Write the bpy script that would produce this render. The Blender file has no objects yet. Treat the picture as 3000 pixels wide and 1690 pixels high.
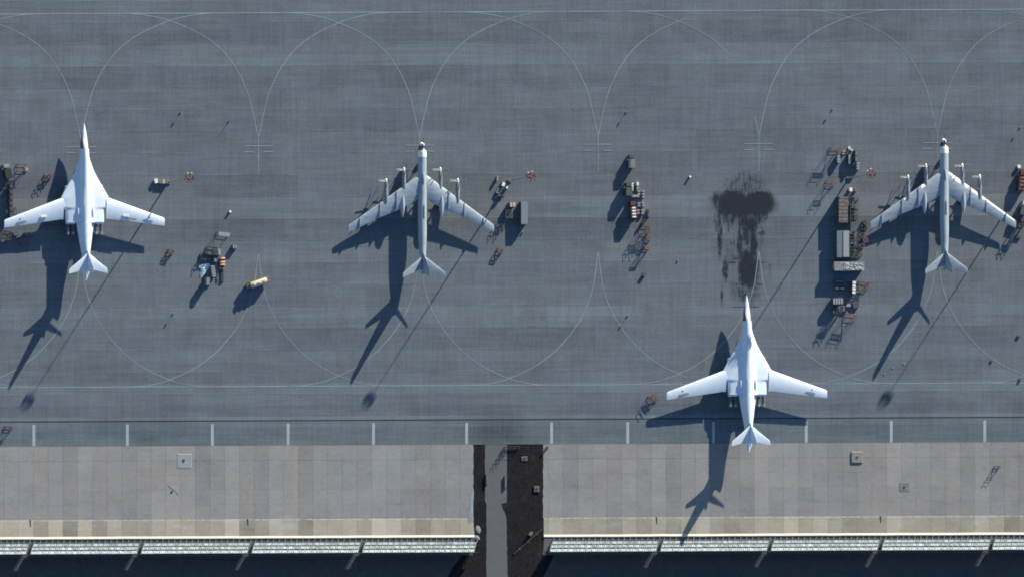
import bpy, bmesh, math, random
from mathutils import Vector, Matrix
R = math.radians
random.seed(7)
S = 0.1182                       # metres per photo pixel (3000 px wide photo)
LX, LY = 2.6, 0.5                # how far one metre of height leans in the photo, px
sc = bpy.context.scene
# ---------------------------------------------------------------- camera
D = 12000.0
cam = bpy.data.cameras.new('camera'); co = bpy.data.objects.new('camera', cam)
sc.collection.objects.link(co); sc.camera = co
cam.sensor_width = 36.0; cam.sensor_fit = 'HORIZONTAL'
cam.lens = 36.0 * D / (3000 * S)
co.location = (-LX * S * D, -LY * S * D, D)
cam.shift_x = LX * S * D / (3000 * S)
cam.shift_y = LY * S * D / (3000 * S)
cam.clip_start = 100; cam.clip_end = 60000
# ---------------------------------------------------------------- light
SUN = Vector((1.962, 3.059, 1.0)).normalized()
EL = math.asin(SUN.z); AZ = math.atan2(SUN.x, SUN.y)
w = bpy.data.worlds.new('World'); sc.world = w; w.use_nodes = True
nt = w.node_tree; bg = nt.nodes['Background']
sky = nt.nodes.new('ShaderNodeTexSky'); sky.sky_type = 'NISHITA'
sky.sun_disc = False; sky.sun_elevation = EL; sky.sun_rotation = AZ
sky.air_density = 1.6; sky.dust_density = 0.3; sky.ozone_density = 4.0
nt.links.new(sky.outputs[0], bg.inputs[0]); bg.inputs[1].default_value = 0.072
sl = bpy.data.lights.new('sun', 'SUN'); so = bpy.data.objects.new('sun', sl)
sc.collection.objects.link(so)
sl.energy = 5.0; sl.angle = R(0.53); sl.color = (1.0, 0.94, 0.70)
so.rotation_euler = (-SUN).to_track_quat('-Z', 'Y').to_euler(); so.location = (0, 0, 200)
vs = sc.view_settings
sc.display_settings.display_device = 'sRGB'
vs.view_transform = 'Standard'; vs.look = 'None'; vs.gamma = 1.0; vs.exposure = 0.95
vs.use_curve_mapping = False
sc.cycles.max_bounces = 5; sc.cycles.use_denoising = True
sc.cycles.filter_width = 1.8
sc.cycles.light_sampling_threshold = 0.0

# ---------------------------------------------------------------- helpers
def Wp(X, Y, h=0.0):
    """world point of a photo pixel, for a thing h metres above the ground"""
    return Vector(((X - 1500 - LX * h) * S, (845 - Y - LY * h) * S, h))
TILT = 0.0047
PHI = math.atan(TILT)
def Gp(X, Yc, h=0.0):
    v = Wp(X, Yc - TILT * X); v.z = h; return v

def mnodes(name):
    m = bpy.data.materials.new(name); m.use_nodes = True
    n = m.node_tree; b = n.nodes['Principled BSDF']
    return m, n, b
def mat(name, col, rough=0.6, metal=0.0, amp=0.12, scale=1.5, spec=0.4, bump=0.0, streak=None):
    m, n, b = mnodes(name)
    tc = n.nodes.new('ShaderNodeTexCoord')
    mp = n.nodes.new('ShaderNodeMapping'); n.links.new(tc.outputs['Object'], mp.inputs[0])
    if streak: mp.inputs['Scale'].default_value = streak
    nz = n.nodes.new('ShaderNodeTexNoise'); nz.inputs['Scale'].default_value = scale
    nz.inputs['Detail'].default_value = 6; nz.inputs['Roughness'].default_value = 0.65
    n.links.new(mp.outputs[0], nz.inputs['Vector'])
    mr = n.nodes.new('ShaderNodeMapRange')
    mr.inputs[1].default_value = 0.3; mr.inputs[2].default_value = 0.7
    mr.inputs[3].default_value = 1 - amp; mr.inputs[4].default_value = 1 + amp
    n.links.new(nz.outputs[0], mr.inputs[0])
    mx = n.nodes.new('ShaderNodeVectorMath'); mx.operation = 'SCALE'
    mx.inputs[0].default_value = col[:3]; n.links.new(mr.outputs[0], mx.inputs['Scale'])
    n.links.new(mx.outputs[0], b.inputs['Base Color'])
    b.inputs['Roughness'].default_value = rough; b.inputs['Metallic'].default_value = metal
    b.inputs['Specular IOR Level'].default_value = spec
    if bump:
        bp = n.nodes.new('ShaderNodeBump'); bp.inputs['Strength'].default_value = 0.6
        bp.inputs['Distance'].default_value = bump
        n.links.new(nz.outputs[0], bp.inputs['Height']); n.links.new(bp.outputs[0], b.inputs['Normal'])
    return m

class MB:
    def __init__(s): s.v = []; s.f = []; s.sm = []
    def add(s, vs, fs, smooth=False):
        o = len(s.v); s.v += [tuple(p) for p in vs]
        for f in fs: s.f.append(tuple(o + i for i in f)); s.sm.append(smooth)
        return s
    def box(s, cx, cy, cz, sx, sy, sz, rz=0.0, tx=1.0, ty=1.0):
        """box centred in plan, cz = bottom; tx, ty = taper of the top"""
        c, si = math.cos(rz), math.sin(rz); P = []
        for k, (a, b) in enumerate(((1, 1), (tx, ty))):
            for x, y in ((-1, -1), (1, -1), (1, 1), (-1, 1)):
                X = x * sx / 2 * a; Y = y * sy / 2 * b
                P.append((cx + X * c - Y * si, cy + X * si + Y * c, cz + k * sz))
        return s.add(P, [(3, 2, 1, 0), (4, 5, 6, 7), (0, 1, 5, 4), (1, 2, 6, 5), (2, 3, 7, 6), (3, 0, 4, 7)])
    def tube(s, p, q, r, r2=None, n=8, smooth=True):
        p, q = Vector(p), Vector(q); r2 = r if r2 is None else r2
        d = (q - p).normalized(); a = d.orthogonal().normalized(); b = d.cross(a)
        P = [p + (a * math.cos(t) + b * math.sin(t)) * r for t in [2 * math.pi * i / n for i in range(n)]]
        P += [q + (a * math.cos(t) + b * math.sin(t)) * r2 for t in [2 * math.pi * i / n for i in range(n)]]
        o = len(s.v)
        s.add(P, [(i, (i + 1) % n, n + (i + 1) % n, n + i) for i in range(n)], smooth)
        return s.add(P, [tuple(range(n))[::-1], tuple(range(n, 2 * n))])
    def loft(s, rings, smooth=True, caps=True):
        n = len(rings[0]); P = [p for r in rings for p in r]; F = []
        for k in range(len(rings) - 1):
            for i in range(n):
                F.append((k * n + i, k * n + (i + 1) % n, (k + 1) * n + (i + 1) % n, (k + 1) * n + i))
        s.add(P, F, smooth)
        if caps:
            s.add(rings[0], [tuple(range(n))[::-1]]); s.add(rings[-1], [tuple(range(n))])
        return s
    def prism(s, pts, z0, z1):
        n = len(pts)
        P = [(x, y, z0) for x, y in pts] + [(x, y, z1) for x, y in pts]
        return s.add(P, [tuple(range(n))[::-1], tuple(range(n, 2 * n))] + [(i, (i + 1) % n, n + (i + 1) % n, n + i) for i in range(n)])
    def mirror(s):
        m = MB(); m.v = [(-x, y, z) for x, y, z in s.v]; m.f = [f[::-1] for f in s.f]; m.sm = list(s.sm); return m
    def build(s, name, m, parent=None, bevel=0.0, weld=True):
        me = bpy.data.meshes.new(name)
        bm = bmesh.new(); vv = [bm.verts.new(p) for p in s.v]
        for f, k in zip(s.f, s.sm):
            try:
                fc = bm.faces.new([vv[i] for i in f]); fc.smooth = k
            except ValueError: pass
        if weld: bmesh.ops.remove_doubles(bm, verts=bm.verts, dist=1e-4)
        bmesh.ops.recalc_face_normals(bm, faces=bm.faces)
        if bevel:
            bmesh.ops.bevel(bm, geom=list(bm.edges), offset=bevel, segments=2, affect='EDGES', clamp_overlap=True)
        bm.to_mesh(me); bm.free()
        me.materials.append(m)
        if any(s.sm): me.set_sharp_from_angle(angle=R(38))
        o = bpy.data.objects.new(name, me); sc.collection.objects.link(o)
        if parent is not None: o.parent = parent
        return o
def tag(o, label=None, cat=None, group=None, kind=None):
    if label: o['label'] = label
    if cat: o['category'] = cat
    if group: o['group'] = group
    if kind: o['kind'] = kind
    return o
def thing(name, label, cat, loc=(0, 0, 0), rz=0.0, group=None):
    o = bpy.data.objects.new(name, None); sc.collection.objects.link(o)
    o.empty_display_size = 0.5
    o.location = loc; o.rotation_euler = (0, 0, rz); return tag(o, label, cat, group)
def copy_tree(o, parent=None):
    c = o.copy(); sc.collection.objects.link(c)
    if parent is not None: c.parent = parent
    for ch in list(o.children): copy_tree(ch, c)
    return c
def place(o, loc, rz=0.0, label=None):
    o.location = loc; o.rotation_euler = (0, 0, rz)
    if label: o['label'] = label
    return o

# ---------------------------------------------------------------- ground materials
def N(n, t, **k):
    x = n.nodes.new(t)
    for a, b in k.items(): setattr(x, a, b)
    return x
class Sh:
    """small helper that writes node maths"""
    def __init__(s, name):
        s.m, s.n, s.b = mnodes(name)
        tc = N(s.n, 'ShaderNodeTexCoord')
        sx = N(s.n, 'ShaderNodeSeparateXYZ'); s.n.links.new(tc.outputs['Object'], sx.inputs[0])
        s.Y = s.mul(sx.outputs[1], -1 / S); s.X = s.add(s.mul(sx.outputs[0], 1 / S), s.mul(s.Y, TILT))
    def _set(s, sock, v):
        if hasattr(v, 'is_linked') or hasattr(v, 'links'): s.n.links.new(v, sock)
        else: sock.default_value = v
    def op(s, o, a, b=0.0, c=0.0, clamp=False):
        m = N(s.n, 'ShaderNodeMath', operation=o); m.use_clamp = clamp
        s._set(m.inputs[0], a); s._set(m.inputs[1], b); s._set(m.inputs[2], c); return m.outputs[0]
    def add(s, a, b): return s.op('ADD', a, b)
    def sub(s, a, b): return s.op('SUBTRACT', a, b)
    def mul(s, a, b): return s.op('MULTIPLY', a, b)
    def floor(s, a): return s.op('FLOOR', a)
    def vec(s, a, b, c=0.0):
        v = N(s.n, 'ShaderNodeCombineXYZ'); s._set(v.inputs[0], a); s._set(v.inputs[1], b); s._set(v.inputs[2], c); return v.outputs[0]
    def noise(s, a, b, c=0.0, scale=1.0, detail=3, rough=0.6):
        t = N(s.n, 'ShaderNodeTexNoise'); t.inputs['Scale'].default_value = scale
        t.inputs['Detail'].default_value = detail; t.inputs['Roughness'].default_value = rough
        s.n.links.new(s.vec(a, b, c), t.inputs['Vector']); return t.outputs[0]
    def white(s, a, b, c=0.0):
        t = N(s.n, 'ShaderNodeTexWhiteNoise', noise_dimensions='3D'); s.n.links.new(s.vec(a, b, c), t.inputs['Vector']); return t.outputs[0]
    def rng(s, v, a, b, c, d):
        t = N(s.n, 'ShaderNodeMapRange'); s._set(t.inputs[0], v)
        for i, q in enumerate((a, b, c, d)): t.inputs[i + 1].default_value = q
        return t.outputs[0]
    def sstep(s, v, a, b):
        t = N(s.n, 'ShaderNodeMapRange', interpolation_type='SMOOTHSTEP'); s._set(t.inputs[0], v)
        t.inputs[1].default_value = a; t.inputs[2].default_value = b; return t.outputs[0]
    def line(s, v, period, off, wid):
        """1 on lines repeated every period, fading to 0 at wid"""
        f = s.op('FRACT', s.mul(s.sub(v, off), 1 / period))
        d = s.mul(s.op('MINIMUM', f, s.sub(1.0, f)), period)
        return s.rng(d, 0.0, wid, 1.0, 0.0)
    def at(s, v, p, wid):
        return s.rng(s.op('ABSOLUTE', s.sub(v, p)), 0.0, wid, 1.0, 0.0)
    def ell(s, cx, cy, rx, ry, e0=0.6, e1=1.3):
        dx = s.mul(s.sub(s.X, cx), 1 / rx); dy = s.mul(s.sub(s.Y, cy), 1 / ry)
        d = s.op('SQRT', s.add(s.mul(dx, dx), s.mul(dy, dy)))
        return s.sub(1.0, s.sstep(d, e0, e1))
    def mix(s, f, a, b):
        m = N(s.n, 'ShaderNodeMix', data_type='RGBA'); s._set(m.inputs[0], f)
        for i, v in ((6, a), (7, b)):
            if isinstance(v, tuple): m.inputs[i].default_value = (*v, 1)
            else: s.n.links.new(v, m.inputs[i])
        return m.outputs[2]
    def scale(s, col, f):
        m = N(s.n, 'ShaderNodeVectorMath', operation='SCALE')
        if isinstance(col, tuple): m.inputs[0].default_value = col
        else: s.n.links.new(col, m.inputs[0])
        s._set(m.inputs['Scale'], f); return m.outputs[0]
    def done(s, col, rough=0.9):
        s.n.links.new(col, s.b.inputs['Base Color']); s.b.inputs['Roughness'].default_value = rough
        s.b.inputs['Specular IOR Level'].default_value = 0.15; return s.m

APR = (0.1270, 0.1470, 0.2035)
def apron_mat():
    s = Sh('weathered_apron_concrete'); X, Y = s.X, s.Y
    Yb = s.mul(s.sub(Y, 6.0), 1 / 64.0); band = s.floor(Yb)
    wob = s.mul(s.white(band, 3.0), 500.0)
    c1 = s.floor(s.mul(s.add(X, wob), 1 / 310.0)); c2 = s.floor(s.mul(s.add(X, wob), 1 / 86.0))
    c3 = s.floor(s.mul(X, 1 / 21.5))
    t = s.rng(s.white(c1, band, 1.0), 0, 1, -.055, .055)
    t = s.add(t, s.rng(s.white(c2, band, 2.0), 0, 1, -0.03, 0.03))
    t = s.add(t, s.rng(s.white(c3, band, 5.0), 0, 1, -0.02, 0.02))
    t = s.add(t, s.rng(s.white(band, 7.0, 2.0), 0, 1, -.10, .10))
    hb = s.floor(s.mul(s.sub(Y, 6.0), 1 / 32.0))
    t = s.add(t, s.mul(s.rng(s.white(hb, 11.0, 4.0), 0, 1, -.09, .09), s.rng(s.noise(s.mul(X, .004), s.mul(hb, 1.7), 17, 1, 4), .35, .65, .2, 1.3)))
    t = s.add(t, s.rng(s.noise(s.mul(X, .012), s.mul(Y, .016), 22, 1, 5), .35, .65, -.06, .06))
    t = s.add(t, s.mul(s.mul(s.sstep(Y, 388, 394), s.sub(1.0, s.sstep(Y, 450, 458))), .10))
    t = s.add(t, s.rng(s.noise(s.mul(X, .004), s.mul(Y, .006), 0, 1, 4), .3, .7, -.07, .07))
    t = s.add(t, s.rng(s.noise(s.mul(X, .006), s.mul(Y, .11), 3, 1, 4), .3, .7, -.10, .10))
    t = s.add(t, s.rng(s.noise(s.mul(X, .11), s.mul(Y, .007), 5, 1, 4), .3, .7, -.08, .08))
    t = s.add(t, s.rng(s.noise(s.mul(X, .16), s.mul(Y, .16), 9, 1, 3, .85), .25, .75, -.19, .19))
    jn = s.noise(s.mul(X, .012), s.mul(band, 3.1), 1, 1, 4)
    j = s.mul(s.line(Y, 64.0, 6.0, 2.2), s.rng(jn, .40, .60, .04, .22)); t = s.sub(t, j)
    j2 = s.mul(s.line(Y, 64.0, 2.5, 3.5), s.rng(s.noise(s.mul(X, .01), s.mul(band, 2.3), 8, 1, 4), .42, .62, .02, .17)); t = s.add(t, j2)
    jv = s.mul(s.line(X, 43.0, 11.0, 1.5), s.rng(s.noise(s.mul(X, .02), s.mul(Y, .012), 12, 1, 4), .48, .66, 0, .15)); t = s.sub(t, jv)
    for px in (1237, 1652, 2038, 2420, 1060):
        t = s.add(t, s.mul(s.at(X, px, 14), s.rng(s.noise(px * 1.0, s.mul(Y, .01), 2, 1, 4), .4, .7, 0, .13)))
    # the strip south of the drain is darker and smoother
    t = s.sub(t, s.mul(s.sstep(Y, 1236, 1239), .10))
    # smudges
    for (cx, cy, rx, ry, k) in ((1455, 1268, 85, 62, .36), (1620, 618, 120, 22, .16), (1400, 600, 70, 90, .05), (720, 700, 60, 60, .08), (770, 880, 90, 40, .05), (820, 990, 80, 70, .05), (480, 1180, 90, 50, .06)):
        t = s.sub(t, s.mul(s.ell(cx, cy, rx, ry, .2, 1.3), k))
    for (cx, cy, rx, ry, k) in ((450, 945, 180, 26, .10), (1560, 945, 210, 16, .14), (1640, 930, 260, 20, .05), (700, 445, 200, 40, .06), (1480, 460, 420, 24, .06)):
        t = s.add(t, s.mul(s.mul(s.ell(cx, cy, rx, ry, .2, 1.3), s.rng(s.noise(s.mul(X, .03), s.mul(Y, .05), 4, 1, 4), .4, .6, 0, 1)), k))
    hue = s.noise(s.mul(X, .003), s.mul(Y, .02), 20, 1, 3)
    col = s.mix(s.rng(hue, .38, .62, 0, 1), APR, (APR[0] * .97, APR[1] * 1.0, APR[2] * .92))
    # brownish oil tint between the equipment rows
    warm = s.ell(90, 590, 100, 120, .2, 1.3)
    for q in ((1390, 600, 200, 110), (1870, 640, 90, 200), (2560, 560, 110, 200), (560, 640, 170, 70), (2980, 620, 120, 200), (2870, 760, 110, 80)):
        warm = s.op('MAXIMUM', warm, s.ell(*q, .2, 1.3))
    col = s.mix(s.mul(warm, .75), col, (APR[0] * 1.03, APR[1] * .97, APR[2] * .86))
    col = s.mix(s.mul(s.sstep(Y, 1236, 1239), .8), col, (APR[0] * .92, APR[1] * 1.0, APR[2] * .92))
    col = s.scale(col, s.add(1.0, t))
    # black oil stain ahead of the bomber parked further back
    st = None
    n1 = s.noise(s.mul(X, .05), s.mul(Y, .035), 30, 1, 6, .75)
    n2 = s.noise(s.mul(X, .22), s.mul(Y, .03), 33, 1, 5, .75)
    for (cx, cy, rx, ry, k) in ((2148, 608, 62, 48, 1.4), (2220, 610, 58, 46, 1.45), (2183, 618, 94, 38, 1.25), (2191, 664, 38, 48, 1.05), (2168, 720, 12, 80, .88), (2207, 725, 15, 85, 1.0), (2188, 700, 16, 50, .85), (2192, 798, 36, 70, 1.3), (2109, 700, 9, 78, .95), (2104, 660, 16, 40, .7), (2125, 800, 11, 40, .95),
                                (2112, 602, 36, 36, .95), (2244, 608, 36, 38, 1.1), (2205, 648, 50, 30, .95), (2135, 650, 26, 26, .85), (2232, 694, 16, 9, .8), (2190, 870, 44, 46, .62), (2115, 880, 6, 44, .6), (2160, 768, 14, 6, .8), (2150, 860, 14, 40, .5), (2255, 800, 4, 36, .5), (2183, 720, 85, 170, .40), (2183, 565, 80, 60, .62)):
        e = s.mul(s.ell(cx, cy, rx, ry, .35, 1.35), k); st = e if st is None else s.op('MAXIMUM', st, e)
    for (cy, x0, x1, k) in ((641, 2070, 2285, 1.0), (706, 2080, 2270, .45), (769, 2085, 2270, 1.1), (833, 2110, 2270, 1.0), (899, 2110, 2250, 1.2)):
        msk = s.mul(s.sstep(X, x0, x0 + 50), s.sub(1.0, s.sstep(X, x1 - 50, x1)))
        st = s.op('MAXIMUM', st, s.mul(s.mul(s.at(Y, cy + TILT * 2180, 3.4), msk), k))
    n3 = s.noise(s.mul(X, .6), s.mul(Y, .12), 37, 1, 4, .8)
    sh = s.add(s.add(s.mul(s.sub(n1, .5), 2.0), s.mul(s.sub(n2, .5), 2.4)), s.mul(s.sub(n3, .5), 1.5))
    hard = s.sstep(s.add(st, s.mul(sh, s.rng(st, 0, .3, 0, .9))), .27, 1.0)
    soft = s.mul(s.sstep(st, .08, 1.2), .56)
    col = s.mix(s.op('MAXIMUM', s.mul(hard, .93), soft), col, (.010, .016, .030))
    return s.done(col)

def slab_mat(name, ca, cb, cc, y0, rowh, wid, off, amp, grid=True, merge=2.0):
    s = Sh(name); X, Y = s.X, s.Y
    cx = s.floor(s.mul(s.sub(X, off), 1 / wid)); ry = s.floor(s.mul(s.sub(Y, y0), 1 / rowh))
    w1 = s.white(cx, 0.0, 1.0); w2 = s.white(cx, ry, 2.0)
    w3 = s.white(s.floor(s.mul(cx, 1 / 5.0)), s.floor(s.mul(ry, 1 / 3.0)), 4.0)
    t = s.rng(w1, 0, 1, -amp, amp)
    t = s.add(t, s.rng(w2, 0, 1, -amp * .35, amp * .35)); t = s.add(t, s.rng(w3, 0, 1, -.045, .045))
    t = s.sub(t, s.rng(s.noise(s.mul(X, .02), s.mul(Y, .035), 40, 1, 6, .75), .55, .75, 0, .16))
    t = s.add(t, s.rng(s.noise(s.mul(X, .01), s.mul(Y, .012), 0, 1, 5), .3, .7, -.08, .08))
    t = s.add(t, s.rng(s.noise(s.mul(X, .05), s.mul(Y, .08), 4, 1, 5, .7), .3, .7, -.06, .06))
    t = s.add(t, s.rng(s.noise(s.mul(X, .16), s.mul(Y, .16), 9, 1, 3, .85), .25, .75, -.12, .12))
    j = s.mul(s.line(X, wid, off, 1.5), s.rng(s.noise(s.mul(cx, 7.3), s.mul(Y, .02), 6, 1, 3), .35, .6, .06, .34))
    if grid: j = s.add(j, s.mul(s.line(Y, rowh, y0, 1.5), s.rng(s.noise(s.mul(X, .01), s.mul(ry, 9.7), 6, 1, 3), .42, .65, .0, .26)))
    if grid: j = s.add(j, s.mul(s.at(Y, y0 + rowh, 1.6), .18))
    t = s.sub(t, j)
    hue = s.rng(s.add(s.mul(s.white(cx, 5.0, 5.0), .6), s.mul(s.noise(s.mul(X, .006), s.mul(Y, .01), 3, 1, 3), .8)), .3, 1.1, 0, 1)
    col = s.mix(hue, ca, cb)
    gr = s.rng(s.noise(s.mul(X, .009), s.mul(Y, .014), 14, 1, 3), .5, .72, 0, .8)
    col = s.mix(gr, col, cc)
    col = s.scale(col, s.add(1.0, t))
    if not grid:
        e = s.mul(s.at(Y, y0 + 1.5, 3.0), s.rng(s.noise(s.mul(X, .05), 1.0, 3, 1, 5, .8), .42, .56, 0, .9)); col = s.mix(e, col, (.60, .58, .62))
    return s.done(col)

def soil_mat():
    s = Sh('bare_dark_soil'); X, Y = s.X, s.Y
    n = s.noise(s.mul(X, .03), s.mul(Y, .03), 0, 1, 6, .7); n2 = s.noise(s.mul(X, .15), s.mul(Y, .15), 4, 1, 5, .75)
    col = s.mix(s.rng(n, .35, .65, 0, 1), (.0085, .0085, .015), (.018, .0165, .024))
    col = s.mix(s.rng(n2, .5, .72, 0, .8), col, (.040, .032, .036))
    g = s.noise(s.mul(X, .02), s.mul(Y, .012), 11, 1, 4)
    col = s.mix(s.rng(g, .55, .7, 0, .6), col, (.028, .042, .040))
    return s.done(s.scale(col, s.rng(n2, .25, .75, .75, 1.2)), 1.0)
def plain_ground(name, ca, cb, sc1=.05):
    s = Sh(name); X, Y = s.X, s.Y
    n = s.noise(s.mul(X, sc1), s.mul(Y, sc1), 0, 1, 6, .7); n2 = s.noise(s.mul(X, .3), s.mul(Y, .3), 4, 1, 3, .8)
    return s.done(s.scale(s.mix(s.rng(n, .35, .65, 0, 1), ca, cb), s.rng(n2, .25, .75, .88, 1.12)))
def paint_mat(name, col, worn=.35):
    """worn paint: shows the pavement through in places"""
    s = Sh(name)
    n = s.noise(s.mul(s.X, .12), s.mul(s.Y, .12), 0, 1, 5, .7); n2 = s.noise(s.mul(s.X, .008), s.mul(s.Y, .008), 8, 1, 3)
    f = s.add(s.rng(n, .3, .7, 0, worn), s.rng(n2, .4, .65, 0, worn))
    return s.done(s.mix(f, col, APR), .8)

M = {}
M['apron'] = apron_mat()
M['conc'] = slab_mat('pale_concrete_slabs', (.248, .245, .286), (.278, .260, .280), (.232, .254, .282), 1308, 43.1, 43.1, 11.8, .085)
M['tan'] = slab_mat('tan_concrete_slabs', (.43, .385, .345), (.30, .268, .25), (.41, .39, .42), 1523, 60.0, 43.1, 11.8, .19, grid=False)
M['soil'] = soil_mat()
M['road'] = plain_ground('old_road_asphalt', (.108, .122, .155), (.140, .130, .152))
M['foot'] = plain_ground('fence_footing_concrete', (.13, .128, .142), (.115, .112, .126))
M['line'] = paint_mat('thin_line_paint', (.30, .345, .43), .38)
M['dash'] = paint_mat('bar_paint', (.38, .41, .50), .18)
M['drain'] = mat('drain_iron', (.02, .028, .04), .8, amp=.3)
M['white'] = mat('white_aircraft_paint', (.67, .75, .95), .5, amp=.05, scale=.5, spec=.5)
M['nacelle'] = mat('sooty_nacelle_skin', (.20, .235, .30), .5, amp=.35, scale=1.2)
M['silver'] = mat('weathered_silver_skin', (.31, .37, .48), .5, .0, amp=.2, scale=.45, spec=.5, streak=(1.5, .35, 1))
M['silver2'] = mat('weathered_silver_wing_skin', (.29, .345, .46), .5, .0, amp=.24, scale=.8, spec=.5, streak=(.3, 1.2, 1))
M['bare'] = mat('bare_metal', (.55, .50, .46), .4, .5, amp=.2, scale=2)
M['pipe'] = mat('scorched_metal', (.10, .10, .12), .6, amp=.4, scale=2)
M['dark'] = mat('dark_glass', (.03, .04, .055), .3, amp=.2)
M['black'] = mat('tyre_black', (.02, .02, .024), .9, amp=.2)
M['brown'] = mat('brown_cover', (.20, .12, .10), .8, amp=.3, scale=3)
M['greypaint'] = mat('grey_panel_paint', (.20, .23, .32), .6, amp=.1)
M['wgloss'] = mat('white_paint_glint', (.86, .86, .86), .5, amp=.04)  # plain white, also colours the glint painted on the propeller bombers
M['star'] = mat('star_red', (.30, .07, .08), .6)
M['red'] = mat('rusty_red_paint', (.135, .075, .08), .7, amp=.35, scale=4)
M['pink'] = mat('faded_red_paint', (.20, .135, .145), .7, amp=.3, scale=4)
M['polewhite'] = mat('pole_paint', (.30, .27, .30), .6, amp=.3, scale=1)
M['lamp'] = mat('lamp_housing', (.80, .80, .80), .4, amp=.1)
M['lgrey'] = mat('light_grey_paint', (.27, .285, .34), .6, amp=.14, scale=2.2)
M['bgrey'] = mat('blue_grey_paint', (.17, .205, .28), .6, amp=.1, scale=2.2)
M['mgrey'] = mat('mid_grey_paint', (.15, .165, .20), .7, amp=.2, scale=2)
M['dgrey'] = mat('dark_grey_paint', (.07, .08, .095), .7, amp=.3, scale=2)
M['dgreen'] = mat('dark_green_paint', (.028, .034, .036), .7, amp=.3, scale=2)
M['tan2'] = mat('sand_paint', (.56, .44, .34), .45, amp=.2, scale=1.2)
M['cream'] = mat('cream_paint', (.78, .70, .60), .4, amp=.12, scale=1.2)
M['orange'] = mat('orange_paint', (.60, .17, .06), .5, amp=.2, scale=3)
M['firered'] = mat('fire_red_paint', (.11, .05, .055), .5, amp=.3, scale=2)
M['tarp'] = mat('white_tarpaulin', (.72, .80, .92), .7, amp=.2, scale=1.2, bump=.15)
M['rooftan'] = mat('brownish_canvas', (.15, .125, .14), .8, amp=.45, scale=.9)
M['roofmix'] = mat('peeling_white_roof', (.24, .24, .29), .7, amp=.5, scale=1.1)
M['slat'] = mat('galvanised_slats', (.275, .325, .42), .6, amp=.7, scale=.8, streak=(1, .6, 1))
M['kerbw'] = mat('whitewashed_kerb', (.58, .55, .53), .7, amp=.1, scale=.5)
M['rib'] = mat('rib_steel', (.10, .13, .15), .7, amp=.2)
M['rubble'] = mat('pale_rubble', (.25, .27, .33), .9, amp=.3, scale=2, bump=.2)
M['brownpipe'] = mat('rusty_pipe', (.05, .04, .04), .9, amp=.3)
M['bluepanel'] = mat('blue_grey_roof_panel', (.115, .155, .22), .7, amp=.2, scale=1)
M['rooftan2'] = mat('weathered_pad', (.22, .205, .22), .9, amp=.2)
M['mgrey2'] = mat('dark_pad', (.17, .165, .185), .9, amp=.3, scale=2)
M['pale'] = mat('pale_concrete_block', (.105, .105, .12), .9, amp=.15)

# ---------------------------------------------------------------- pavement (airfield frame, px coordinates)
ORG = Wp(0, 0)
def field(name, label, kind, mb, m, cat=None):
    o = mb.build(name, m); o.location = ORG; o.rotation_euler = (0, 0, PHI)
    tag(o, label, cat, None, kind); return o
def poly(pts, z):           # pts in (X, Yc) px of the airfield frame
    mb = MB(); mb.add([((x - TILT * y) * S, -y * S, z) for x, y in pts], [tuple(range(len(pts)))]); return mb
BX0, BX1 = -14000, 17000
g = poly([(BX0, -9000), (BX1, -9000), (BX1, 16000), (BX0, 16000)], -0.09)
field('ground', 'bare dark soil around the airfield pavement', 'structure', g, M['soil'])
field('apron', 'blue grey paved aircraft parking apron', 'structure',
      poly([(-4000, -3000), (7000, -3000), (7000, 1308), (-4000, 1308)], 0.0), M['apron'])
def jag(x, ya, yb, amp, step=9, seed=1):
    r = random.Random(seed); out = []; y = ya
    while (y < yb) if yb > ya else (y > yb):
        out.append((x(y) + r.uniform(-amp, amp), y)); y += step if yb > ya else -step
    out.append((x(yb), yb)); return out
field('concrete_strip_west', 'pale concrete slab strip left of the access road', 'structure',
      poly([(-4000, 1308), (1387, 1308)] + jag(lambda y: 1387 - 4 * (y > 1440), 1312, 1523, 1.2) + [(-4000, 1523)], -0.004), M['conc'])
field('concrete_strip_east', 'pale concrete slab strip right of the access road', 'structure',
      poly([(7000, 1308), (7000, 1523)] + jag(lambda y: 1591, 1523, 1308, 1.2, seed=3), -0.004), M['conc'])
field('tan_strip_west', 'tan concrete slabs in front of the left blast fences', 'structure',
      poly([(-4000, 1523), (1386, 1523), (1391, 1582), (-4000, 1582)], -0.002), M['tan'])
field('tan_strip_east', 'tan concrete slabs in front of the right blast fences', 'structure',
      poly([(1593, 1523), (7000, 1523), (7000, 1582), (1593, 1582)], -0.002), M['tan'])
field('footing_west', 'grey footing under the left blast fences', 'structure',
      poly([(-4000, 1582), (1391, 1582), (1384, 1632), (-4000, 1632)], -0.003), M['foot'])
field('footing_east', 'grey footing under the right blast fences', 'structure',
      poly([(1593, 1582), (7000, 1582), (7000, 1632), (1590, 1632)], -0.003), M['foot'])
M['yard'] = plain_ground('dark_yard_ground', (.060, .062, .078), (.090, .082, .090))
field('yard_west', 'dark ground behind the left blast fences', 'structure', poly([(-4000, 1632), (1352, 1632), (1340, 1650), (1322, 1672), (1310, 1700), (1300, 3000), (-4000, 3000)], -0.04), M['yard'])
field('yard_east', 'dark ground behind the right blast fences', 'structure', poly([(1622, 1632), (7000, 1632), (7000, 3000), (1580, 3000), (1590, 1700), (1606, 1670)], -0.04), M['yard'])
road = [(1414, 1308), (1485, 1308)] + jag(lambda y: 1485, 1312, 1470, .5, 20, 5) + [(1484, 1478), (1468, 1481), (1472, 1495), (1481, 1512), (1484, 1530)] + \
       jag(lambda y: 1484 + (y - 1530) * .02, 1540, 1720, 1.2, 12, 8) + [(1492, 3000), (1430, 3000), (1427, 1720)] + jag(lambda y: 1421 + 4 * (y > 1480), 1700, 1312, 1.0, 12, 6)
road = [(x, y) for x, y in road if not (x == 1414)] + [(1421, 1308)]
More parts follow.
